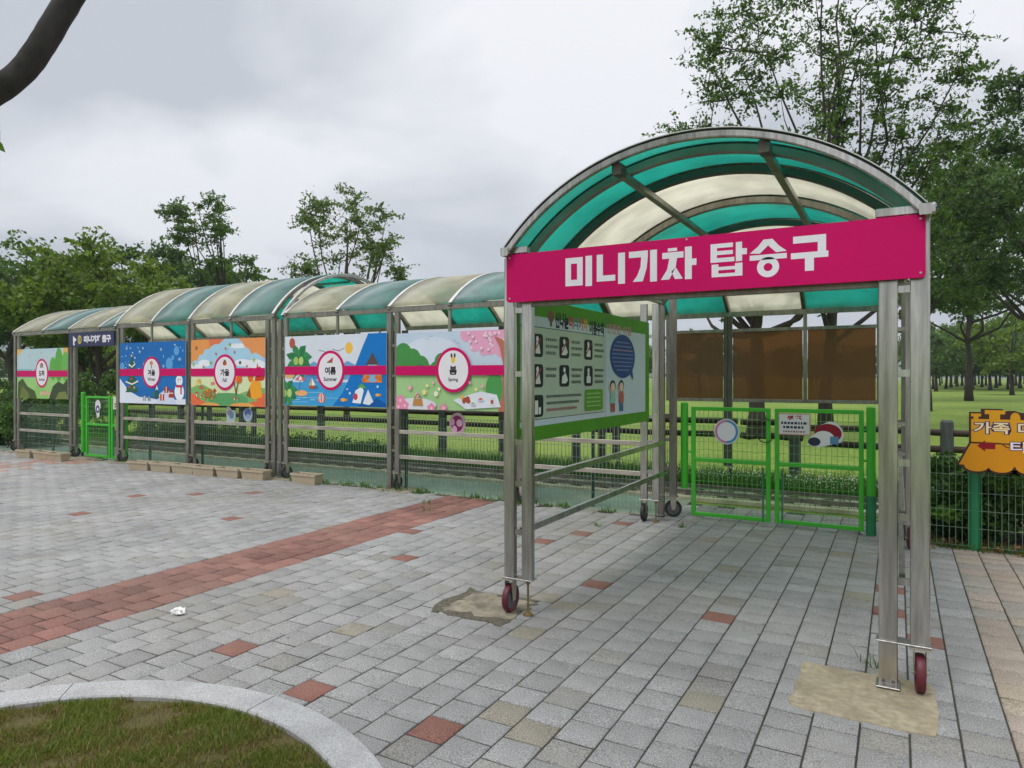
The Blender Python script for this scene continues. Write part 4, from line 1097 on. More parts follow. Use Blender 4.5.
for u, v, a in ((1.20, 1.02, .12), (1.40, .98, .16), (1.32, .86, .09), (1.55, .86, .14), (1.62, 1.02, .18), (1.74, .80, .12), (1.85, .98, .18), (1.9, .82, .12), (1.45, .78, .06)): A.ell(u, v, a, a * .85, '#e5a6c4')
for _ in range(26): flower(A, rg.uniform(1.2, 1.9), rg.uniform(.78, 1.04), .014, '#f0c9da', '#f7e6ee')
A.poly([(1.68, 0), (1.74, .3), (1.76, .6), (1.70, .85), (1.62, .98), (1.72, .95), (1.80, .9), (1.86, 1.0), (w, 1.0), (w, 0)], '#b9705e')
A.ell(1.62, .28, .13, .22, '#4f9a52')
A.ell(.35, .06, .35, .10, '#dcdfe6'); A.poly([(.98, .14), (1.18, .02), (1.72, .06), (1.66, .22), (1.4, .26)], '#dfe3ec')
A.k += 1
for u, v, s in ((.08, .12, .08), (.16, .05, .07), (.05, .03, .08), (.62, .02, .07), (.82, .03, .06)): flower(A, u, v, s * .6, '#e58fae', '#f3c3d2')
bush(A, 1.2, .14, .07, '#a9503c', rg, 6); A.ell(1.12, .18, .03, .03, '#d8b45a'); A.rect(1.56, 1.62, .08, .18, '#d8dbe0'); A.rect(1.57, 1.61, .10, .15, '#b5583f')
for u, v, c in ((.25, .3, '#e8a6bc'), (.5, .24, '#f0e0a0'), (.38, .2, '#e8a6bc'), (.7, .22, '#f3f0e0')): flower(A, u, v, .022, c)
A.poly([(.30, .05), (.32, .15), (.46, .15), (.48, .05)], '#c08a4a'); A.line([(.33, .15), (.39, .22), (.45, .15)], .012, '#9a6a3a')
A.k += 1
for i in range(10): flower(A, .55 + .1 * i, .33 + .05 * math.sin(i * 2.1), .014, ['#f0e0a0', '#e8a6bc', '#f3f0e0', '#d98ab0'][i % 4])
A.ell(1.42, .15, .05, .02, '#c9d2de'); A.ell(1.42, .16, .03, .014, '#d8653e'); A.ell(1.30, .09, .04, .018, '#c9d2de'); A.ell(1.30, .10, .022, .012, '#8cb04a')
for u, v in ((.55, .97), (.62, 1.0), (1.0, .93), (1.06, .90)): A.line([(u - .03, v + .012), (u, v), (u + .03, v + .012)], .006, '#8f9cb0')
def ic_spr(A, u, v, s):
    A.ell(u, v - s * .2, s * .4, s * .55, '#e0c94a'); A.ell(u - s * .3, v + s * .5, s * .18, s * .35, '#3a3a3a'); A.ell(u + s * .3, v + s * .5, s * .18, s * .35, '#3a3a3a')
band(A, .985, .545, .285, .305, .475, .605, '봄', 'Spring', ic_spr)
A.build('picture', t)

# --- navy exit sign
t, A = board('exit_sign', 'narrow navy sign with white Korean lettering under the eave at far left', -14.52, -12.98, 2.20, 2.475, PY, .02, m=mat('navy_vinyl', lin('#1d2252'), .4))
A.poly([(.16, .06), (.16, .22), (.28, .14)], WH); A.rect(.165, .215, .03, .08, WH)
A.ell(.39, .14, .065, .085, '#d6c56a'); A.ell(.39, .14, .042, .06, '#2a2a4a'); A.rect(.378, .402, .09, .19, '#d6c56a')
A.text('미니기차 출구', .99, .14, .145, WH, .06, w=.90)
A.build('lettering', t)

# --- rules board inside the porch, facing +X
bx, by0, by1, bz0, bz1 = -2.275, 4.15, 7.02, 1.14, 2.17
t = thing('rules_board', (bx, (by0 + by1) / 2, bz0), 'large green-framed notice board with boarding rules on the left side of the porch', 'notice board')
b = MB(); b.box(bx - .02, bx, by0, by1, bz0, bz1, .003); b.build('board', mat('lime_board', lin('#4f8f1e'), .5, var=.08, scale=2, dirt=lin('#5aa01e'), dirt_amt=.5, spec=.2), t)
A = Art((bx, by0, bz0), (0, 1, 0), (1, 0, 0), by1 - by0, bz1 - bz0)
w, h = A.w, A.h
A.rect(.03, w - .13, .105, h - .13, '#c3d0d8')
A.rect(.03, 1.60, .150, h - .205, '#4c5a55'); A.rect(.036, 1.594, .156, h - .211, '#b7c6b4')
A.rect(1.632, 1.640, .105, h - .13, '#7f8a90')
A.ell(.52, h - .115, .055, .045, '#8a5a4a'); A.rect(.50, .54, h - .19, h - .13, '#6d5a4a')
A.text('신나는', .715, h - .135, .125, '#22252a', .05, w=.25)
for ch, u, c in (('미', .89, '#b7474f'), ('니', .985, '#5f8fb0'), ('기', 1.08, '#c95a5f'), ('차', 1.18, '#c9a24a')): A.text(ch, u, h - .135, .10, c, .05, w=.085)
A.text('이용수칙', 1.425, h - .15, .125, '#22252a', .05, w=.33)
A.text('안전한 이용', 1.99, h - .13, .09, '#c58a94', .03, w=.66)
rb = random.Random(5); k = 0
for v in (.605, .385):
    for u in (.205, .665, 1.145):
        A.rrect(u, u + .18, v, v + .168, .03, '#23272a'); A.ell(u + .09, v + .13, .022, .022, '#dfe3e0', 12)
        if k % 3 == 0: A.poly([(u + .06, v + .025), (u + .07, v + .108), (u + .115, v + .108), (u + .14, v + .025)], '#dfe3e0')
        elif k % 3 == 1: A.poly([(u + .04, v + .025), (u + .05, v + .08), (u + .11, v + .11), (u + .155, v + .05), (u + .12, v + .025)], '#dfe3e0')
        else: A.rect(u + .05, u + .135, v + .025, v + .08, '#dfe3e0'); A.rect(u + .07, u + .11, v + .08, v + .11, '#dfe3e0')
        if k in (0, 1, 2, 3): A.line([(u + .03, v + .03), (u + .15, v + .14)], .014, '#a8383c')
        for j in range(3 if k != 3 else 2): A.dashes(u + .225, u + .225 + rb.uniform(.17, .215), v + .135 - j * .05, .022, '#6a766e', rb)
        k += 1
A.rrect(.205, .385, .17, .33, .03, '#23272a'); A.rect(.25, .30, .19, .29, '#dfe3e0'); A.rect(.31, .345, .19, .24, '#dfe3e0')
for j in range(3): A.dashes(.44, 1.09 - .05 * j, .315 - .05 * j, .02, '#6a766e' if j < 2 else '#a87a72', rb)
A.rrect(1.155, 1.555, .175, .355, .02, '#5c9a2a')
for j in range(4): A.dashes(1.20, 1.50, .32 - .035 * j, .011, '#a9cb88', rb)
A.ell(2.07, .655, .335, .205, '#2f4784', 44); A.poly([(2.24, .50), (2.36, .43), (2.33, .54)], '#2f4784')
for j in range(8):
    hw = .29 * math.sqrt(max(.05, 1 - ((j - 3.5) / 4.4) ** 2)); A.dashes(2.07 - hw, 2.07 + hw, .785 - .037 * j, .011, '#8494c0' if j != 2 else '#b99aa4', rb)
for u, c, c2 in ((1.80, '#8fc0b5', '#b0503e'), (2.02, '#b5645c', '#4a6f9a')):
    A.ell(u, .375, .07, .055, '#2c2a2a', 18); A.ell(u, .366, .055, .043, '#e0c3ae', 18); A.poly([(u - .07, .22), (u - .055, .325), (u + .055, .325), (u + .07, .22)], c); A.rect(u - .05, u - .008, .14, .22, c2); A.rect(u + .008, u + .05, .14, .22, c2)
    A.line([(u - .05, .31), (u - .10, .38)], .018, '#e0c3ae'); A.line([(u + .05, .31), (u + .10, .28)], .018, '#e0c3ae')
A.build('printing', t)
b = MB()
for y in (by0 + .04, by1 - .04):
    for z in (bz0 + .04, bz1 - .04): b.tube([(bx, y, z), (bx + .004, y, z)], .008, 8)
b.build('screw', ZINC, t)

# --- notices and plain plaques hung on the gates and fence
def plaque(name, label, pts, y, cols, cat='plaque', th=.006, draw=None, u0=None):
    x0 = min(p[0] for p in pts); x1 = max(p[0] for p in pts); z0 = min(p[1] for p in pts); z1 = max(p[1] for p in pts)
    t = thing(name, ((x0 + x1) / 2, y, z0), label, cat)
    n = len(pts); b = MB()
    b.add([(p[0], yy, p[1]) for yy in (y - th, y) for p in pts], [tuple(range(n)), tuple(range(n, 2 * n))[::-1]] + [(i, n + i, n + (i + 1) % n, (i + 1) % n) for i in range(n)])
    b.build('board', mat('plaque_' + cols, lin(cols), .45, var=.05), t)
    A = Art((x0, y - th, z0), FX, FN, x1 - x0, z1 - z0)
    if draw: draw(A); A.build('print', t)
    return t
def circ(cx, cz, a, b_, n=28): return [(cx + a * math.cos(2 * math.pi * i / n), cz + b_ * math.sin(2 * math.pi * i / n)) for i in range(n)]
def rc(x0, x1, z0, z1): return [(x0, z0), (x1, z0), (x1, z1), (x0, z1)]
GF = GY - .025
def d1(A):
    A.ell(.135, .14, .125, .13, '#c77fae'); A.poly([(.135, .27), (.27, .27), (.27, 0), (.135, 0)], '#4a8cc4') if False else A.ell(.135, .14, .125, .13, '#4a8cc4', t0=-90, t1=90); A.ell(.135, .14, .10, .105, '#dfe3ea')
plaque('round_plaque', 'round white plaque with pink and blue rim on the left leaf of the porch gate', circ(-1.655, .995, .135, .14), GF, '#d9dce2', draw=d1)
def d2(A):
    A.rect(.012, A.w - .012, .012, A.h - .012, '#dcdde0')
    A.text('위 험', A.w * .5, A.h * .80, .048, '#a3282e', .08, w=.14)
    q = random.Random(3)
    A.dashes(.03, A.w - .03, A.h * .55, .026, '#2d3c4e', q); A.dashes(.05, A.w - .07, A.h * .36, .026, '#2d3c4e', q)
    A.dashes(.05, A.w - .05, A.h * .16, .018, '#9a6a6e', q)
plaque('warning_sign', 'small white warning notice with red heading wired to the middle of the porch gate', rc(-1.115, -.795, .985, 1.215), GF, '#b99a7e', cat='sign', draw=d2)
def d3(A):
    A.ell(.20, .15, .13, .10, '#8e2233'); A.ell(.16, .10, .10, .075, '#e2e4e6'); A.ell(.07, .06, .06, .045, '#30364a'); A.rect(.22, .30, .04, .12, '#5b8fb4')
plaque('cutout_plaque', 'small dark red and white shaped plaque on the right leaf of the porch gate', [(-.83, .89), (-.80, .97), (-.74, 1.02), (-.70, 1.10), (-.62, 1.14), (-.55, 1.13), (-.50, 1.07), (-.48, 1.0), (-.50, .93), (-.60, .90), (-.72, .865)], GF, '#dfe0e2', draw=d3)
def d4(A): A.ell(.09, .17, .065, .075, '#4b3a7c'); A.ell(.09, .17, .03, .035, '#e3dfe8')
plaque('cutout_plaque', 'small white plaque with purple ring on the far left gate', circ(-13.66, 1.04, .09, .11) [:15] + [(-13.75, .98), (-13.71, .90), (-13.68, .80), (-13.61, .82), (-13.60, .93), (-13.57, 1.0)], GF, '#d8d4da', draw=d4)
def d5(A):
    A.text('위험', A.w / 2, A.h * .74, .06, '#a3282e', .05); q = random.Random(4)
    A.dashes(.04, A.w - .04, A.h * .42, .03, '#3a4656', q); A.dashes(.05, A.w - .06, A.h * .22, .03, '#3a4656', q)
plaque('warning_sign', 'small white warning notice on the far left gate beside the winter panel', rc(-13.15, -12.86, .98, 1.22), GF, '#d8d2c4', cat='sign', draw=d5)
FF = 7.90
def d6(A): A.ell(.09, .17, .07, .05, '#b49ac0'); A.ell(.13, .13, .06, .06, '#7fa6bd'); A.rect(.03, .15, .02, .07, '#cfdbe6')
plaque('cutout_plaque', 'pale white and lilac plaque hanging on the mesh under the autumn panel', [(-9.99, .82), (-9.99, 1.09), (-9.93, 1.10), (-9.86, 1.04), (-9.77, 1.03), (-9.76, .93), (-9.80, .82)], FF, '#d5dde0', draw=d6)
def d7(A): A.ell(.11, .15, .08, .075, '#6c84c4'); A.ell(.12, .09, .05, .04, '#b9cbe6')
plaque('cutout_plaque', 'pale blue round plaque hanging on the mesh under the autumn panel', circ(-9.46, .97, .11, .115), FF, '#c4d3ea', draw=d7)
def d8(A): A.ell(.13, .15, .10, .11, '#8c2a62'); A.ell(.17, .16, .05, .05, '#e0b0cc'); A.ell(.09, .07, .04, .05, '#e7b6cf'); A.ell(.06, .17, .03, .05, '#d9a0c0')
plaque('cutout_plaque', 'magenta and pink plaque hanging on the mesh under the spring panel', circ(-5.27, .96, .135, .15), FF, '#c9a9b6', draw=d8)

# --- orange direction sign on the right
sy = 7.50
t = thing('direction_sign', (.95, sy, 0), 'orange castle-shaped direction sign with brown outline beside the shrubs at right', 'sign')
outl = [(.470, .80), (.565, 1.005), (.565, 1.285), (.655, 1.285), (.655, 1.315), (.815, 1.315), (.815, 1.285), (.855, 1.300), (.905, 1.30), (.945, 1.285), (1.50, 1.285), (1.50, 1.005), (1.585, .80)]
bot = []
for cx in (1.40, 1.20, 1.0, .80, .62):
    rr_ = .105
    bot += [(cx + rr_ * math.cos(R(a)), .80 - .055 * math.sin(R(a)) - .012) for a in range(10, 171, 20)]
shape = outl + [(1.52, .785)] + bot + [(.505, .785)]
BRN = mat('dark_brown_paint', lin('#3b1a12'), .5)
n = len(shape); b = MB()
b.add([(p[0], yy, p[1]) for yy in (sy - .03, sy) for p in shape], [tuple(range(n)), tuple(range(n, 2 * n))[::-1]] + [(i, n + i, n + (i + 1) % n, (i + 1) % n) for i in range(n)])
b.build('board', BRN, t)
A = Art((.46, sy - .03, .72), FX, FN, 1.14, .60)
S = lambda pts: [(p[0] - .46, p[1] - .72) for p in pts]
OR, OR2 = '#d99a22', '#d68f1c'
A.poly(S([(.487, .805), (.578, 1.0), (1.488, 1.0), (1.565, .805)]), OR2)
for cx in (1.40, 1.20, 1.0, .80, .62): A.ell(cx - .46, .082, .092, .052, OR2)
A.poly(S([(.58, 1.012), (.58, 1.222), (1.486, 1.222), (1.486, 1.012)]), OR)
A.poly(S([(.58, 1.115), (.64, 1.115), (.64, 1.119), (.58, 1.119)]), '#7a4a12')
for x0_, x1_, z0_, z1_ in ((.578, .655, 1.245, 1.272), (.598, .635, 1.22, 1.246), (.682, .832, 1.268, 1.304), (.715, .795, 1.22, 1.27)): A.rect(x0_ - .46, x1_ - .46, z0_ - .72, z1_ - .72, OR)
A.ell(.905 - .46, 1.235 - .72, .036, .05, OR)
for tx, u, v, hh_, ww, c0, c1 in (('가족 미니기차', .57, .425, .105, .86, '#4a3a6a', '#ecd9b0'), ('타는곳', .62, .262, .10, .42, '#4a2030', '#ece4f0')):
    A.text(tx, u, v, hh_ * 1.12, c0, .085, w=ww * 1.03); A.text(tx, u, v, hh_, c1, .02, w=ww)
A.poly([(.165, .262), (.225, .312), (.225, .288), (.30, .288), (.30, .236), (.225, .236), (.225, .212)], '#8c1622')
A.line([(.12, .292), (.34, .290), (.385, .255), (.40, .255)], .008, '#5a2a12')
A.build('lettering', t)
for x in (1.03, 1.45):
    b = MB(); b.bar((x, sy + .03, .0), (x, sy + .03, 1.2), .05, .05, up=(0, 1, 0)); b.build('post', mat('rust_brown_post', (.075, .03, .022), .6, var=.3), t)

# ------------------------------------------------------------------ planter boxes at the foot of the shelters
def planter(x, y, ang, L, label):
    t = thing('planter_box', (x, y, 0), label, 'planter', 'tan planter boxes along the shelter feet')
    ca, sa = math.cos(ang), math.sin(ang)
    def P(u, v, z): return (x + u * ca - v * sa, y + u * sa + v * ca, z)
    b = MB(); H = .15; a0, b0, a1, b1 = L / 2 - .03, .075, L / 2, .10
    loops = [(a0, b0, .0), (a1 - .012, b1 - .012, H - .03), (a1, b1, H - .03), (a1, b1, H), (a1 - .018, b1 - .018, H), (a1 - .022, b1 - .022, H - .035)]
    for a, bb, z in loops: b.v += [P(-a, -bb, z), P(a, -bb, z), P(a, bb, z), P(-a, bb, z)]
    for i in range(len(loops) - 1):
        for j in range(4):
            k = (j + 1) % 4; b.f.append((i * 4 + j, i * 4 + k, (i + 1) * 4 + k, (i + 1) * 4 + j)); b.m.append(0)
    b.f.append((3, 2, 1, 0)); b.m.append(0)
    b.build('trough', PLANTER, t)
    rg = random.Random(int(x * 100)); b = MB(); nx, ny = 10, 4
    for i in range(nx + 1):
        for j in range(ny + 1): b.v.append(P(-a1 + .024 + (2 * a1 - .048) * i / nx, -b1 + .024 + (2 * b1 - .048) * j / ny, H - .03 + rg.uniform(-.006, .012)))
    for i in range(nx):
        for j in range(ny):
            k = i * (ny + 1) + j; b.f.append((k, k + ny + 1, k + ny + 2, k + 1)); b.m.append(0)
    b.build('soil', SOIL, t)
ordn = ['left', 'middle', 'right']
for i in range(3): planter(-15.12 + .54 * i, 7.30 + rng.gauss(0, .015), rng.gauss(0, .03) + .04, .52, f'tan planter box under the first scenery panel, {ordn[i]} of three')
for i in range(3): planter(-11.38 + .52 * i, 7.27 + rng.gauss(0, .015) + .06 * i, rng.gauss(0, .02) + .1, .50, f'tan planter box under the winter panel, {ordn[i]} of three')
for i in range(3): planter(-9.82 + .52 * i, 7.40 + rng.gauss(0, .015) + .04 * i, rng.gauss(0, .02) + .08, .50, f'tan planter box under the autumn panel, {ordn[i]} of three')
planter(-7.76, 7.56, .03, .50, 'lone tan planter box under the summer panel, beside the caster wheels')

# ------------------------------------------------------------------ crumpled tissue, dry leaves
bm = bmesh.new(); bmesh.ops.create_icosphere(bm, subdivisions=3, radius=1)
rq = random.Random(2)
for v in bm.verts:
    f = 1 + .35 * math.sin(v.co.x * 7 + 1) * math.sin(v.co.y * 9) + rq.gauss(0, .10)
    v.co = Vector((v.co.x * .052 * f, v.co.y * .036 * f, max(0.0, (v.co.z + .55) * .022 * f)))
b = MB(); b.bm(bm); b.v = [(a - 4.24, c + 2.97, z + .002) for a, c, z in b.v]
tag(b.build('crumpled_tissue', PAPER), 'small crumpled white tissue lying on the grey pavers', 'litter')
def leaf_quads(C, size, rgn, aspect=0.5, up=0.0):
    n = len(C); a = rgn.normal(size=(n, 3)); a[:, 2] += up * 0; a /= np.linalg.norm(a, axis=1)[:, None]
    b_ = rgn.normal(size=(n, 3)); b_ -= (b_ * a).sum(1)[:, None] * a; b_ /= np.linalg.norm(b_, axis=1)[:, None]
    s = size * rgn.uniform(.6, 1.3, n)[:, None]
    Vv = np.concatenate([C - a * s * .5, C + b_ * s * aspect * .5, C + a * s * .5, C - b_ * s * aspect * .5], 0)
    i = np.arange(n); return Vv, np.stack([i, i + n, i + 2 * n, i + 3 * n], 1)
g = np.random.default_rng(21); n = 260
Cc = np.stack([g.normal(.75, .45, n), g.normal(7.78, .10, n), g.uniform(0.0, .05, n)], 1); Cc = Cc[(Cc[:, 0] > .2)]
v_, q_ = leaf_quads(Cc, .055, g, .6); v_[:, 2] = np.maximum(v_[:, 2], .003)
fast_mesh('dry_leaves', v_, q_, DRY_M, kind='stuff')

# ------------------------------------------------------------------ trees
def crown_mesh(rgn, clusters, n_leaf, size, flat=.6):
    """clusters: (x, y, z, radius). leaves scattered in every cluster's volume"""
    cl = np.array(clusters); wgt = cl[:, 3] ** 2.0; wgt /= wgt.sum()
    idx = rgn.choice(len(cl), n_leaf, p=wgt)
    off = rgn.normal(size=(n_leaf, 3)) * .5
    # sub clumps: pull leaves towards random twig points
    off *= np.minimum(1, 1.25 / (np.linalg.norm(off, axis=1)[:, None] + 1e-6))
    C = cl[idx, :3] + off * cl[idx, 3:4] * np.array([1, 1, flat])
    return leaf_quads(C, size, rgn)

def make_tree(label, loc, H, r0, clear, lobes, n_leaf, leaf_size, leaf_m, bark, seed, ncl=70, cr=.6, lean=(0, 0), group=None, name='tree', nlimb=6, tw=7, tw_geo=False):
    """loc: foot; lobes: list of (dx,dy,z,rx,ry,rz,weight) in metres around the foot"""
    rg = random.Random(seed); rgn = np.random.default_rng(seed)
    t = thing(name, loc, label, 'tree', group)
    L = Vector(loc)
    lw = [l[6] for l in lobes]; cl = []
    for _ in range(ncl):
        l = rg.choices(lobes, lw)[0]
        while True:
            u = Vector((rg.uniform(-1, 1), rg.uniform(-1, 1), rg.uniform(-1, 1)))
            if .15 < u.length < 1: break
        u = u * (u.length ** -.35)
        cl.append((L.x + l[0] + u.x * l[3], L.y + l[1] + u.y * l[4], L.z + l[2] + u.z * l[5], cr * rg.uniform(.55, 1.25)))
    # trunk
    b = MB(); top = Vector((L.x + lean[0], L.y + lean[1], L.z + H * .82)); n = 9; tr = []
    for i in range(n + 1):
        f = i / n; tr.append(Vector((L.x + lean[0] * f + rg.gauss(0, r0 * .25) * (0 < i), L.y + lean[1] * f + rg.gauss(0, r0 * .25) * (0 < i), L.z - .1 + (top.z - L.z) * f)))
    rad = [r0 * (1.45 if i == 0 else 1.0) * (1 - .86 * (i / n) ** 1.05) + .012 for i in range(n + 1)]
    b.tube(tr, rad, 10)
    def limb(p, q, ra, rb_, k=6, sag=.12):
        d = (q - p); pts = []
        up = Vector((0, 0, 1)) * d.length * sag
        side = Vector((rg.gauss(0, 1), rg.gauss(0, 1), 0)) * d.length * .05
        for i in range(k + 1):
            f = i / k; pts.append(p + d * f - up * (math.sin(math.pi * f)) * (1 if d.z > 0 else -.5) + side * math.sin(math.pi * f * 1.3) + Vector((rg.gauss(0, 1), rg.gauss(0, 1), rg.gauss(0, 1))) * d.length * .012 * (0 < i < k))
        b.tube(pts, [ra + (rb_ - ra) * (i / k) for i in range(k + 1)], 6)
        return pts
    targets = list(cl); rg.shuffle(targets); limbs = []
    for c in targets[:nlimb]:
        c = Vector(c[:3]); hz = L.z + max(clear * .9, min(c.z - .25 * H, top.z - L.z) * .72 + 0)
        f = min(.95, max(.12, (hz - L.z) / (top.z - L.z))); i = int(f * n); p = tr[i].lerp(tr[min(n, i + 1)], f * n - i)
        limbs.append(limb(p, c, max(rad[i] * .6, .02), .018))
    nodes = [q for l in limbs for q in l[2:]] + [q for q in tr if q.z > L.z + clear]
    for c in targets[nlimb:]:
        c = Vector(c[:3])
        best = min(nodes, key=lambda q: (q - c).length + (0.8 * max(0, q.z - c.z)))
        pts = limb(best, c, max(.012, r0 * .16), .007, 4, .08); nodes += pts[2:]
    # twigs radiating from every branch end, leaves set along them
    cla = np.array(cl); ntw = tw
    base = np.repeat(cla[:, :3], ntw, 0); crr = np.repeat(cla[:, 3], ntw)
    dr = rgn.normal(size=(len(base), 3)) * np.array([1, 1, .62]); dr[:, 2] += .12
    dr /= np.linalg.norm(dr, axis=1)[:, None]
    ln = crr * rgn.uniform(.6, 1.7, len(base))
    if tw_geo:
        for i in range(len(base)):
            p = Vector(base[i]); d_ = Vector(dr[i]) * ln[i]
            b.tube([p, p + d_ * .5 + Vector((0, 0, .05 * ln[i])), p + d_], [.009, .006, .003], 3)
    b.build('trunk', bark, t, smooth=True)
    idx = rgn.choice(len(base), n_leaf, p=ln / ln.sum())
    f = rgn.uniform(.05, 1.05, n_leaf)
    Cc_ = base[idx] + dr[idx] * (ln[idx] * f)[:, None]
    Cc_[:, 2] += .05 * ln[idx] * np.sin(np.pi * f)
    Cc_ += rgn.normal(size=(n_leaf, 3)) * (leaf_size * .55) * np.array([1, 1, .6])
    v, q = leaf_quads(Cc_, leaf_size, rgn, .55)
    fast_mesh('crown', v, q, leaf_m, t)
    return t

def polar(ang_px, d):
    """ground point at camera depth d on the bearing of image column ang_px"""
    c, s = math.cos(R(YAW)), math.sin(R(YAW)); l = (ang_px - 512) / 690 * d
    return (l * c - d * s, l * s + d * c, -.03)
def rel(du, dv):
    """offset du to the right as seen from the plaza, dv away from it"""
    c, s = math.cos(R(YAW)), math.sin(R(YAW)); return (du * c - dv * s, du * s + dv * c)
def lobe(du, dv, z, ru, rz, w, rv=None):
    x, y = rel(du, dv); return (x, y, z, ru, rv or ru, rz, w)

# tall loose tree behind the porch
make_tree('tall loose-crowned tree rising behind the porch roof, trunk right of the other porch trunk', polar(826, 19.5), 13.2, .17, 3.0,
          [lobe(-1.0, 0, 8.6, 2.6, 2.6, 3.0), lobe(1.2, .5, 9.0, 1.8, 3.2, 2.6), lobe(-2.6, 0, 10.6, 1.3, 1.5, 1.1), lobe(2.0, 0, 12.2, 1.2, 1.6, 1.0), lobe(.0, 0, 12.3, 1.6, 1.5, 1.1), lobe(2.4, 0, 7.0, 1.5, 2.0, 1.2), lobe(-3.5, 0, 8.5, .9, .45, .45), lobe(-1.5, 0, 6.4, 1.6, 1.0, .8), lobe(3.1, 0, 10.2, 1.0, 1.5, .9), lobe(3.3, .5, 12.6, .9, 1.0, .5), lobe(3.0, 0, 8.2, 1.0, .8, .5)],
          24000, .125, LEAF_A, BARKD, 41, 190, .60, (.3, .1), nlimb=22, tw=9, tw_geo=True)
make_tree('darker tree behind the brown panes, left of the tall porch tree', polar(757, 19.0), 8.4, .22, 3.2,
          [lobe(0, 0, 5.2, 2.6, 1.6, 2), lobe(-1.2, 1, 4.2, 1.8, .6, 1)], 9000, .17, LEAF_C, BARKD, 42, 60, .6, nlimb=8)
# right edge: dark crowns
make_tree('spreading dark tree standing alone on the lawn right of the porch', polar(969, 47), 15.5, .21, 4.6,
          [lobe(0, 0, 9.5, 7.5, 3.6, 3), lobe(-1, 0, 12.5, 5.5, 3.0, 2), lobe(3, 0, 13.5, 4.5, 3.0, 1.5), lobe(-4, -1, 7.0, 3.0, 1.2, .8)], 30000, .30, LEAF_A, BARKD, 43, 130, 1.15, nlimb=14, tw=9)
make_tree('dark green tree at the right edge with low branches over the lawn', polar(1075, 24), 11.0, .24, 3.2,
          [lobe(-.4, 0, 6.6, 4.3, 2.2, 3), lobe(-2.6, 0, 8.2, 2.3, 1.6, 1.3), lobe(-2.8, 0, 10.0, 1.6, .7, .5), lobe(1, 0, 9.2, 2.6, 1.6, 1), lobe(-3.0, 0, 5.0, 1.9, 1.0, .8), lobe(-1.7, .5, 11.6, .9, .6, .35)], 26000, .16, LEAF_C, BARKD, 44, 130, .70, nlimb=12, tw=9, tw_geo=True)
make_tree('leafy tree crown between the porch roof and the right edge', polar(925, 33), 10.5, .22, 4.0,
          [lobe(.6, 0, 7.4, 2.2, 2.2, 2), lobe(.4, 0, 9.2, 1.5, 1.2, .8), lobe(1.6, 0, 5.6, 1.6, 1.0, .8)], 13000, .19, LEAF_A, BARKD, 45, 60, .75, nlimb=9, tw=9)
# left and middle
make_tree('slender grey-green tree leaning left above the striped roof', polar(232, 34), 10.6, .13, 2.6,
          [lobe(-1.8, 0, 9.0, 1.7, 1.1, 2.4), lobe(-.9, 0, 10.1, .7, .5, .6), lobe(1.2, 0, 7.1, .8, .45, .5), lobe(-2.9, 0, 9.6, .6, .45, .5), lobe(-.3, 0, 6.6, 1.2, 1.0, .8)],
          6500, .15, LEAF_A, BARKD, 46, 60, .48, (-.9, 0), nlimb=14, tw_geo=True)
make_tree('thin airy young tree standing behind the middle of the striped roof', polar(347, 27), 9.3, .09, 2.0,
          [lobe(-.1, 0, 6.9, 1.6, 1.5, 2.2), lobe(0, 0, 8.7, .4, .6, .4), lobe(-1.35, 0, 8.0, .5, .55, .6), lobe(1.1, 0, 8.0, .5, .5, .5), lobe(1.5, 0, 6.6, .8, .9, .8), lobe(-1.8, 0, 5.7, .4, .35, .35), lobe(1.9, 0, 5.5, .5, .35, .45)],
          6500, .14, LEAF_D, BARK, 47, 75, .44, nlimb=18, tw_geo=True)
GRPB = 'dense trees beyond the lawn on the left'
def bigleft(lbl, px, d, H, hw, m, seed, n=11000, base=None, ls=None):
    z1 = H; zb = base or H * .42
    return make_tree(lbl, polar(px, d), H, .02 * H + .05, H * .2, [lobe(0, 0, (z1 + zb) / 2, hw, (z1 - zb) / 2, 3), lobe(-hw * .5, 0, zb + .25 * (z1 - zb), hw * .75, (z1 - zb) * .3, 1), lobe(hw * .5, 0, zb + .4 * (z1 - zb), hw * .7, (z1 - zb) * .35, 1)], n, ls or d * .0078, m, BARKD, seed, 120, hw * .2, group=GRPB, nlimb=10)
bigleft('yellow-green layered tree above the far left shelter roof', 100, 29, 7.2, 3.1, LEAF_B, 51, 15000)
bigleft('bare-limbed spreading tree at the left edge behind the shelter end', 12, 30, 7.4, 3.0, LEAF_A, 52, 6500, base=3.6)
bigleft('dark rounded tree behind the winter panel roof', 165, 42, 9.3, 4.0, LEAF_C, 53, 15000)
bigleft('dark broad tree to the left of the slender tree, partly behind it', 205, 46, 9.2, 4.5, LEAF_A, 54, 14000)
bigleft('low dark tree to the right of the slender tree', 262, 52, 8.7, 4.2, LEAF_A, 55, 12000)
bigleft('mid-green tree over the shelter at far left, behind the layered tree', 58, 44, 8.6, 4.0, LEAF_C, 56, 12000)
bigleft('dark tree at the far left edge beyond the hedge', -20, 38, 8.4, 3.6, LEAF_C, 57, 9000)
make_tree('small bright round tree seen through the opening under the navy exit sign', polar(104, 62), 4.7, .13, 1.4, [lobe(0, 0, 3.2, 2.1, 1.5, 2)], 4200, .28, LEAF_B, BARKD, 58, 36, .7, nlimb=7)
make_tree('dark tree low behind the far left gate posts', polar(84, 40), 4.6, .12, 1.0, [lobe(-.6, 0, 3.0, 1.2, 1.4, 2)], 3500, .22, LEAF_C, BARKD, 59, 30, .55, nlimb=7)

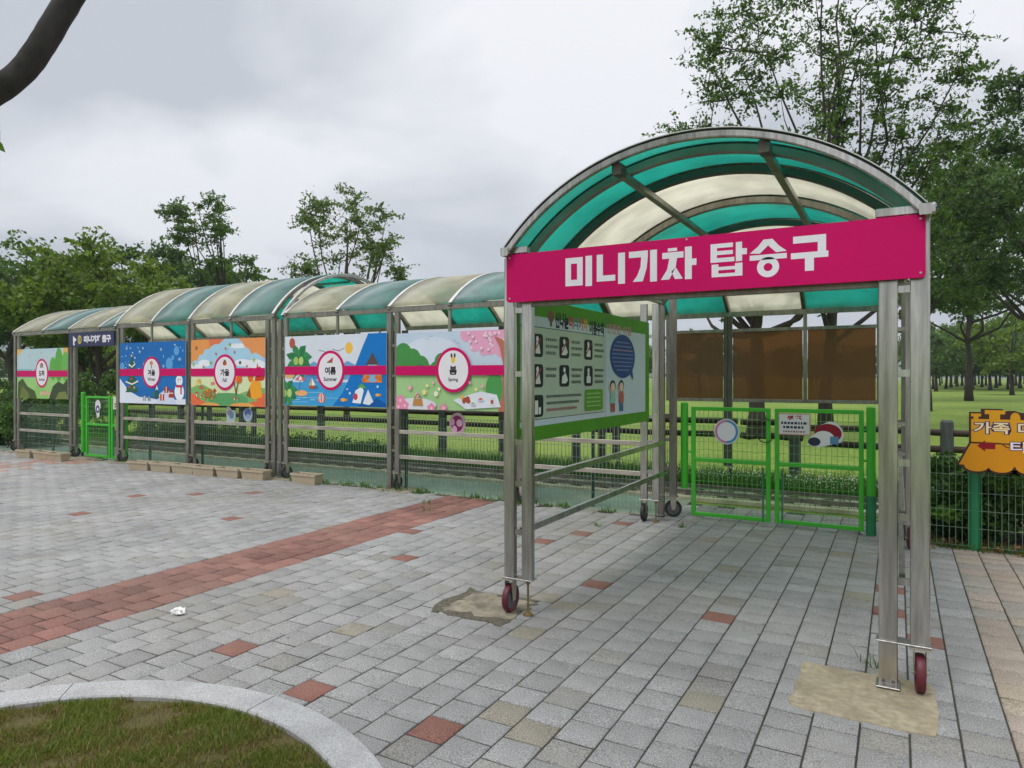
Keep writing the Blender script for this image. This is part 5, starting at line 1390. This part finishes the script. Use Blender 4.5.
# rows of far trees across the lawn; one source tree and copies
src = make_tree('far lawn tree, leftmost seen right of the porch', polar(936, 78), 7.6, .16, 2.2, [lobe(0, 0, 5.0, 3.4, 2.6, 3), lobe(.6, 0, 3.4, 2.9, 1.2, 1.3)], 5600, .36, LEAF_A, BARKD, 61, 44, .95, group='far trees in rows on the lawn', nlimb=8)
src2 = make_tree('far lawn tree with a bright crown behind the orange sign', polar(1012, 62), 7.4, .16, 2.0, [lobe(0, 0, 4.8, 3.6, 2.5, 3), lobe(-1, 0, 3.2, 2.4, 1.0, 1)], 5600, .34, LEAF_B, BARKD, 62, 44, .95, group='far trees in rows on the lawn', nlimb=8)
rr_ = random.Random(77)
FARR = [(946, 96), (957, 118), (966, 88), (982, 110), (990, 84), (1000, 125), (1020, 98), (1030, 78), (1042, 110), (1060, 90), (975, 140), (1010, 150), (940, 135), (926, 110), (1080, 120), (951, 105), (962, 128), (972, 92), (986, 132), (996, 102), (1008, 90), (1016, 128), (1036, 100), (933, 92), (929, 125), (1050, 130), (979, 160), (1000, 170), (955, 165), (1024, 165), (942, 175)]
for i, (p, d) in enumerate(FARR):
    c = copy_tree(src if i % 3 else src2); c.location = polar(p, d); c.rotation_euler.z = rr_.uniform(0, 6.28); s = rr_.uniform(.9, 1.25) * (1 + .0015 * (d - 70)); c.scale = (s, s, s)
    c['label'] = 'distant dark tree in the rows across the lawn, right of the porch'
FARL = [(700, 75), (725, 95), (748, 120), (790, 90), (812, 110), (850, 85), (872, 105), (640, 90), (600, 110), (560, 95), (520, 110), (480, 100), (440, 95), (400, 105), (360, 92), (330, 110), (300, 95), (270, 105), (235, 92), (190, 100), (150, 95), (122, 105), (66, 98), (40, 90), (22, 105), (-5, 92), (-30, 100), (-60, 90)]
for i, (p, d) in enumerate(FARL):
    c = copy_tree(src if i % 2 else src2); c.location = polar(p, d); c.rotation_euler.z = rr_.uniform(0, 6.28); s = rr_.uniform(.62, .9); c.scale = (s, s, s)
    c['label'] = 'distant tree of the line seen through and beyond the shelters'
    c['group'] = 'far trees seen through the shelters'

# shrubs and hedges
def shrub(name, label, x0, x1, y0, y1, z1, n, size, m, seed, tip=None, cat='shrub', group=None):
    rgn = np.random.default_rng(seed); t = thing(name, ((x0 + x1) / 2, (y0 + y1) / 2, 0), label, cat, group)
    k = int(18 * max(1, (x1 - x0)))
    cl = np.stack([rgn.uniform(x0, x1, k), rgn.uniform(y0, y1, k), rgn.uniform(.1, z1 - .12, k) , rgn.uniform(.12, .26, k)], 1)
    v, q = crown_mesh(rgn, cl, n, size, .8)
    v[:, 2] = np.maximum(v[:, 2], -.02)
    fast_mesh('foliage', v, q, m, t)
    if tip:
        k2 = int(8 * (x1 - x0)) + 3
        c2 = np.stack([rgn.uniform(x0, x1, k2), rgn.uniform(y0, y0 + .3 * (y1 - y0), k2), rgn.uniform(z1 * .35, z1 + .05, k2), rgn.uniform(.06, .13, k2)], 1)
        v, q = crown_mesh(rgn, c2, n // 3, size * 1.1, .45); fast_mesh('new_shoots', v, q, tip, t)
    rg = random.Random(seed)
    for _ in range(int(3 * min(4, x1 - x0)) + 3):
        x, y = rg.uniform(x0, x1), rg.uniform(y0, y1); b = MB()
        b.tube([(x, y, -.03), (x + rg.gauss(0, .05), y + rg.gauss(0, .05), z1 * .4), (x + rg.gauss(0, .14), y + rg.gauss(0, .12), z1 * .8)], [.011, .008, .004], 5)
        b.build('stem', BARKD, t)
    return t
shrub('shrub', 'dense green shrub behind the mesh fence, between the porch and the green fence post', .30, .98, 7.85, 8.75, .80, 12000, .062, LEAF_S, 71, LEAF_H)
shrub('shrub', 'dark shrub behind the mesh fence under the orange sign', 1.05, 2.2, 7.85, 8.8, .76, 10000, .062, LEAF_S, 72, LEAF_H)
shrub('shrub', 'dark shrub farther along the mesh fence at the right edge', 2.3, 4.2, 7.85, 8.8, .8, 9000, .07, LEAF_C, 73, LEAF_H)
shrub('hedge', 'clipped green hedge at the left edge beside the shelter end', -20.5, -17.0, 7.9, 9.0, .95, 16000, .075, LEAF_S, 74, LEAF_H, cat='hedge')
shrub('hedge', 'dark taller shrubs behind the hedge at the left edge', -24, -18.2, 10.2, 11.4, 1.7, 14000, .10, LEAF_C, 75, cat='hedge')
shrub('shrub', 'low dark shrubs in the shade behind the first scenery panel', -16.6, -13.2, 10.25, 11.2, .60, 9000, .075, LEAF_S, 76)
shrub('shrub', 'low weeds and shrubs behind the tracks under the winter panel', -12.8, -9.0, 10.4, 11.2, .30, 6000, .07, LEAF_S, 77)
hx0, hy0, _ = polar(70, 84)
shrub('hedge', 'far clipped hedge line on the lawn seen through the left gate opening', hx0, hx0 + 14, hy0, hy0 + 1.4, 1.0, 5000, .35, LEAF_S, 78, cat='hedge')

# overhanging tree at upper left: trunk stands in the kerb ring, outside the picture
L0 = Vector((-2.86, .80, 0)); t = thing('street_tree', L0, 'smooth dark tree limb reaching in at the top left corner', 'tree')
b = MB()
b.tube([L0 + Vector(v) for v in ((0, 0, -.05), (.02, 0, .35), (-.02, .02, 1.0), (.0, .0, 1.6), (.03, .03, 2.1), (.02, .05, 2.9), (-.1, .1, 3.8), (-.05, .2, 4.6))], [.15, .115, .105, .10, .095, .075, .05, .03], 14)
LB = [(-2.86, .83, 1.9), (-2.80, .86, 2.10), (-2.70, .90, 2.27), (-2.544, .984, 2.388), (-2.464, 1.028, 2.425), (-2.385, 1.073, 2.477), (-2.321, 1.109, 2.537), (-2.271, 1.137, 2.617), (-2.231, 1.159, 2.693), (-2.193, 1.180, 2.763), (-2.146, 1.207, 2.869), (-2.066, 1.251, 3.052), (-1.98, 1.33, 3.4), (-1.9, 1.4, 3.9)]
LR = [.078, .060, .050, .042, .039, .037, .036, .036, .035, .035, .040, .036, .028, .015]
def smooth(P, Q, k=5):
    A_, B_ = [], []
    for i in range(len(P) - 1):
        p = [Vector(P[max(0, min(len(P) - 1, i + j))]) for j in (-1, 0, 1, 2)]
        for q in range(k):
            f = q / k
            A_.append(.5 * (2 * p[1] + (p[2] - p[0]) * f + (2 * p[0] - 5 * p[1] + 4 * p[2] - p[3]) * f * f + (3 * p[1] - p[0] - 3 * p[2] + p[3]) * f ** 3)); B_.append((Q[i] + (Q[i + 1] - Q[i]) * f) * rg2.uniform(.975, 1.025))
    return A_ + [Vector(P[-1])], B_ + [Q[-1]]
rg2 = random.Random(6)
LBs, LRs = smooth(LB, LR)
b.tube(LBs, LRs, 16)
b.tube([(-2.70, .90, 2.27), (-2.76, 1.05, 2.36), (-2.76, 1.16, 2.42), (-2.74, 1.20, 2.46)], [.02, .012, .007, .003], 8)
b.tube([(-2.544, .984, 2.388), (-2.70, 1.06, 2.62), (-2.72, 1.14, 2.78)], [.02, .012, .004], 8)
b.build('trunk', BARKS, t, smooth=True)
rgn = np.random.default_rng(90); cl = []
for _ in range(40): cl.append((rgn.normal(-2.5, .7), rgn.normal(1.0, .6), rgn.uniform(3.9, 5.2), .35))
v, q = crown_mesh(rgn, cl, 4200, .10, .6); fast_mesh('crown', v, q, LEAF_A, t)
for (x, y, z, s, a) in ((-2.655, 1.165, 2.47, .085, -1.15), (-2.66, 1.165, 2.41, .08, -.8), (-2.70, 1.17, 2.45, .085, -2.0), (-2.665, 1.16, 2.84, .07, -.95), (-2.72, 1.15, 2.80, .07, -1.9)):
    d = Vector((math.cos(a) * .87, math.cos(a) * .48, math.sin(a))); u = Vector((-math.sin(a) * .87, -math.sin(a) * .48, math.cos(a))); p = Vector((x, y, z)); nn = Vector((-.4, .8, .2))
    pts = [p, p + d * s * .3 + u * s * .17, p + d * s * .65 + u * s * .15, p + d * s, p + d * s * .65 - u * s * .15, p + d * s * .3 - u * s * .17]
    b = MB(); b.add(pts + [p + d * s * .45 + nn * s * .08], [(i, (i + 1) % 6, 6) for i in range(6)]); b.build('leaf', LEAF_H, t)
# ------------------------------------------------------------------ far parked cars, hills
GLASSD = mat('car_glass', (.02, .022, .025), .1)
def car(x, y, ang, col, label):
    t = thing('parked_car', (x, y, 0), label, 'car', 'cars parked beyond the lawn')
    ca, sa = math.cos(ang), math.sin(ang)
    def T(vs): return [(x + u * ca - v * sa, y + u * sa + v * ca, z) for u, v, z in vs]
    sec = [(-2.15, .75, .35, .85), (-2.1, .82, .28, .95), (-1.2, .86, .25, 1.0), (.9, .86, .25, .98), (1.9, .82, .27, .82), (2.15, .7, .35, .6)]
    b = MB(); vs = []
    for u, wv, z0, z1 in sec: vs += [(u, -wv, z0), (u, wv, z0), (u, wv, z1), (u, -wv, z1)]
    fs = [(i * 4 + j, i * 4 + (j + 1) % 4, (i + 1) * 4 + (j + 1) % 4, (i + 1) * 4 + j) for i in range(5) for j in range(4)] + [(3, 2, 1, 0), (20, 21, 22, 23)]
    b.add(T(vs), fs); b.build('body', mat('car_' + col, lin(col), .3, coat=.5), t)
    b = MB(); sec = [(-2.0, .78, .93), (-1.5, .66, 1.42), (.3, .66, 1.45), (1.1, .78, .97)]; vs = []
    for u, wv, z in sec: vs += [(u, -wv, z), (u, wv, z)]
    b.add(T(vs), [(0, 1, 3, 2), (2, 3, 5, 4), (4, 5, 7, 6), (0, 2, 4, 6), (1, 7, 5, 3)]); cb = b.build('cabin_glass', GLASSD, t)
    b = MB(); b.add(T([(-1.5, -.67, 1.43), (.3, -.67, 1.46), (.3, .67, 1.46), (-1.5, .67, 1.43)]), [(0, 1, 2, 3)]); b.build('roof', mat('car_' + col, lin(col)), t)
    for u in (-1.35, 1.3):
        for v in (-.8, .8):
            c_ = T([(u, v, .32)])[0]; b = MB(); b.wheel(c_, [(-.1, .001), (-.1, .31), (.1, .31), (.1, .001)], ang + math.pi / 2, 18); b.build('wheel', BLACKR, t)
for p, d, a, c, l in ((86, 165, .3, '#e4e4e2', 'white car parked far beyond the lawn, leftmost under the exit sign'), (99, 168, .35, '#c9ccd0', 'silver car parked far beyond the lawn, right of the white one'), (118, 166, .3, '#dcdcda', 'pale car parked far off, just left of the winter panel')):
    x, y, _ = polar(p, d); car(x, y, a + R(YAW), c, l)

HILL = node_ground('forested_hill', ((.020, .040, .020), (.032, .060, .026), (.05, .085, .035)), .02)
hp = np.random.default_rng(8)
def hills(px0, px1, d0, hmax, seed):
    rg = np.random.default_rng(seed); nu, nv = 90, 10; ph = rg.uniform(0, 6.28, 6); V_ = []
    for i in range(nu + 1):
        a = px0 + (px1 - px0) * i / nu; f = i / nu
        prof = .45 + .22 * math.sin(f * 7 + ph[0]) + .16 * math.sin(f * 15 + ph[1]) + .07 * math.sin(f * 41 + ph[2]) + .03 * math.sin(f * 97 + ph[3])
        for j in range(nv + 1):
            g_ = j / nv; x, y, _ = polar(a, d0 + 420 * g_)
            V_.append((x, y, -1 + hmax * max(.05, prof) * math.sin(g_ * math.pi / 2) ** 1.3 + rg.normal() * 1.2 * g_))
    Q = [(i * (nv + 1) + j, (i + 1) * (nv + 1) + j, (i + 1) * (nv + 1) + j + 1, i * (nv + 1) + j + 1) for i in range(nu) for j in range(nv)]
    return fast_mesh('hills', np.array(V_), np.array(Q), HILL, kind='structure')
hills(-500, 1500, 1200, 195, 4)
# the air
HAZE = True
if HAZE:
    m = bpy.data.materials.new('haze'); m.use_nodes = True; tt = m.node_tree; tt.nodes.clear()
    vol = tt.nodes.new('ShaderNodeVolumePrincipled'); vol.inputs['Color'].default_value = (.86, .91, 1.0, 1); vol.inputs['Density'].default_value = .0005; vol.inputs['Anisotropy'].default_value = 0.0
    ou = tt.nodes.new('ShaderNodeOutputMaterial'); tt.links.new(vol.outputs[0], ou.inputs['Volume'])
    b = MB(); b.box(-2600, 2600, -700, 3600, -4, 240); o = b.build('haze', m); o['kind'] = 'stuff'

g = np.random.default_rng(31); n = 170
Cc = np.stack([g.uniform(-12, .9, n), g.uniform(2.4, 7.6, n), np.full(n, .004)], 1)
v_, q_ = leaf_quads(Cc, .022, g, .5); v_[:, 2] = .003 + .3 * np.abs(v_[:, 2] - .004)
fast_mesh('leaf_litter', v_, q_, DRY_M, kind='stuff')
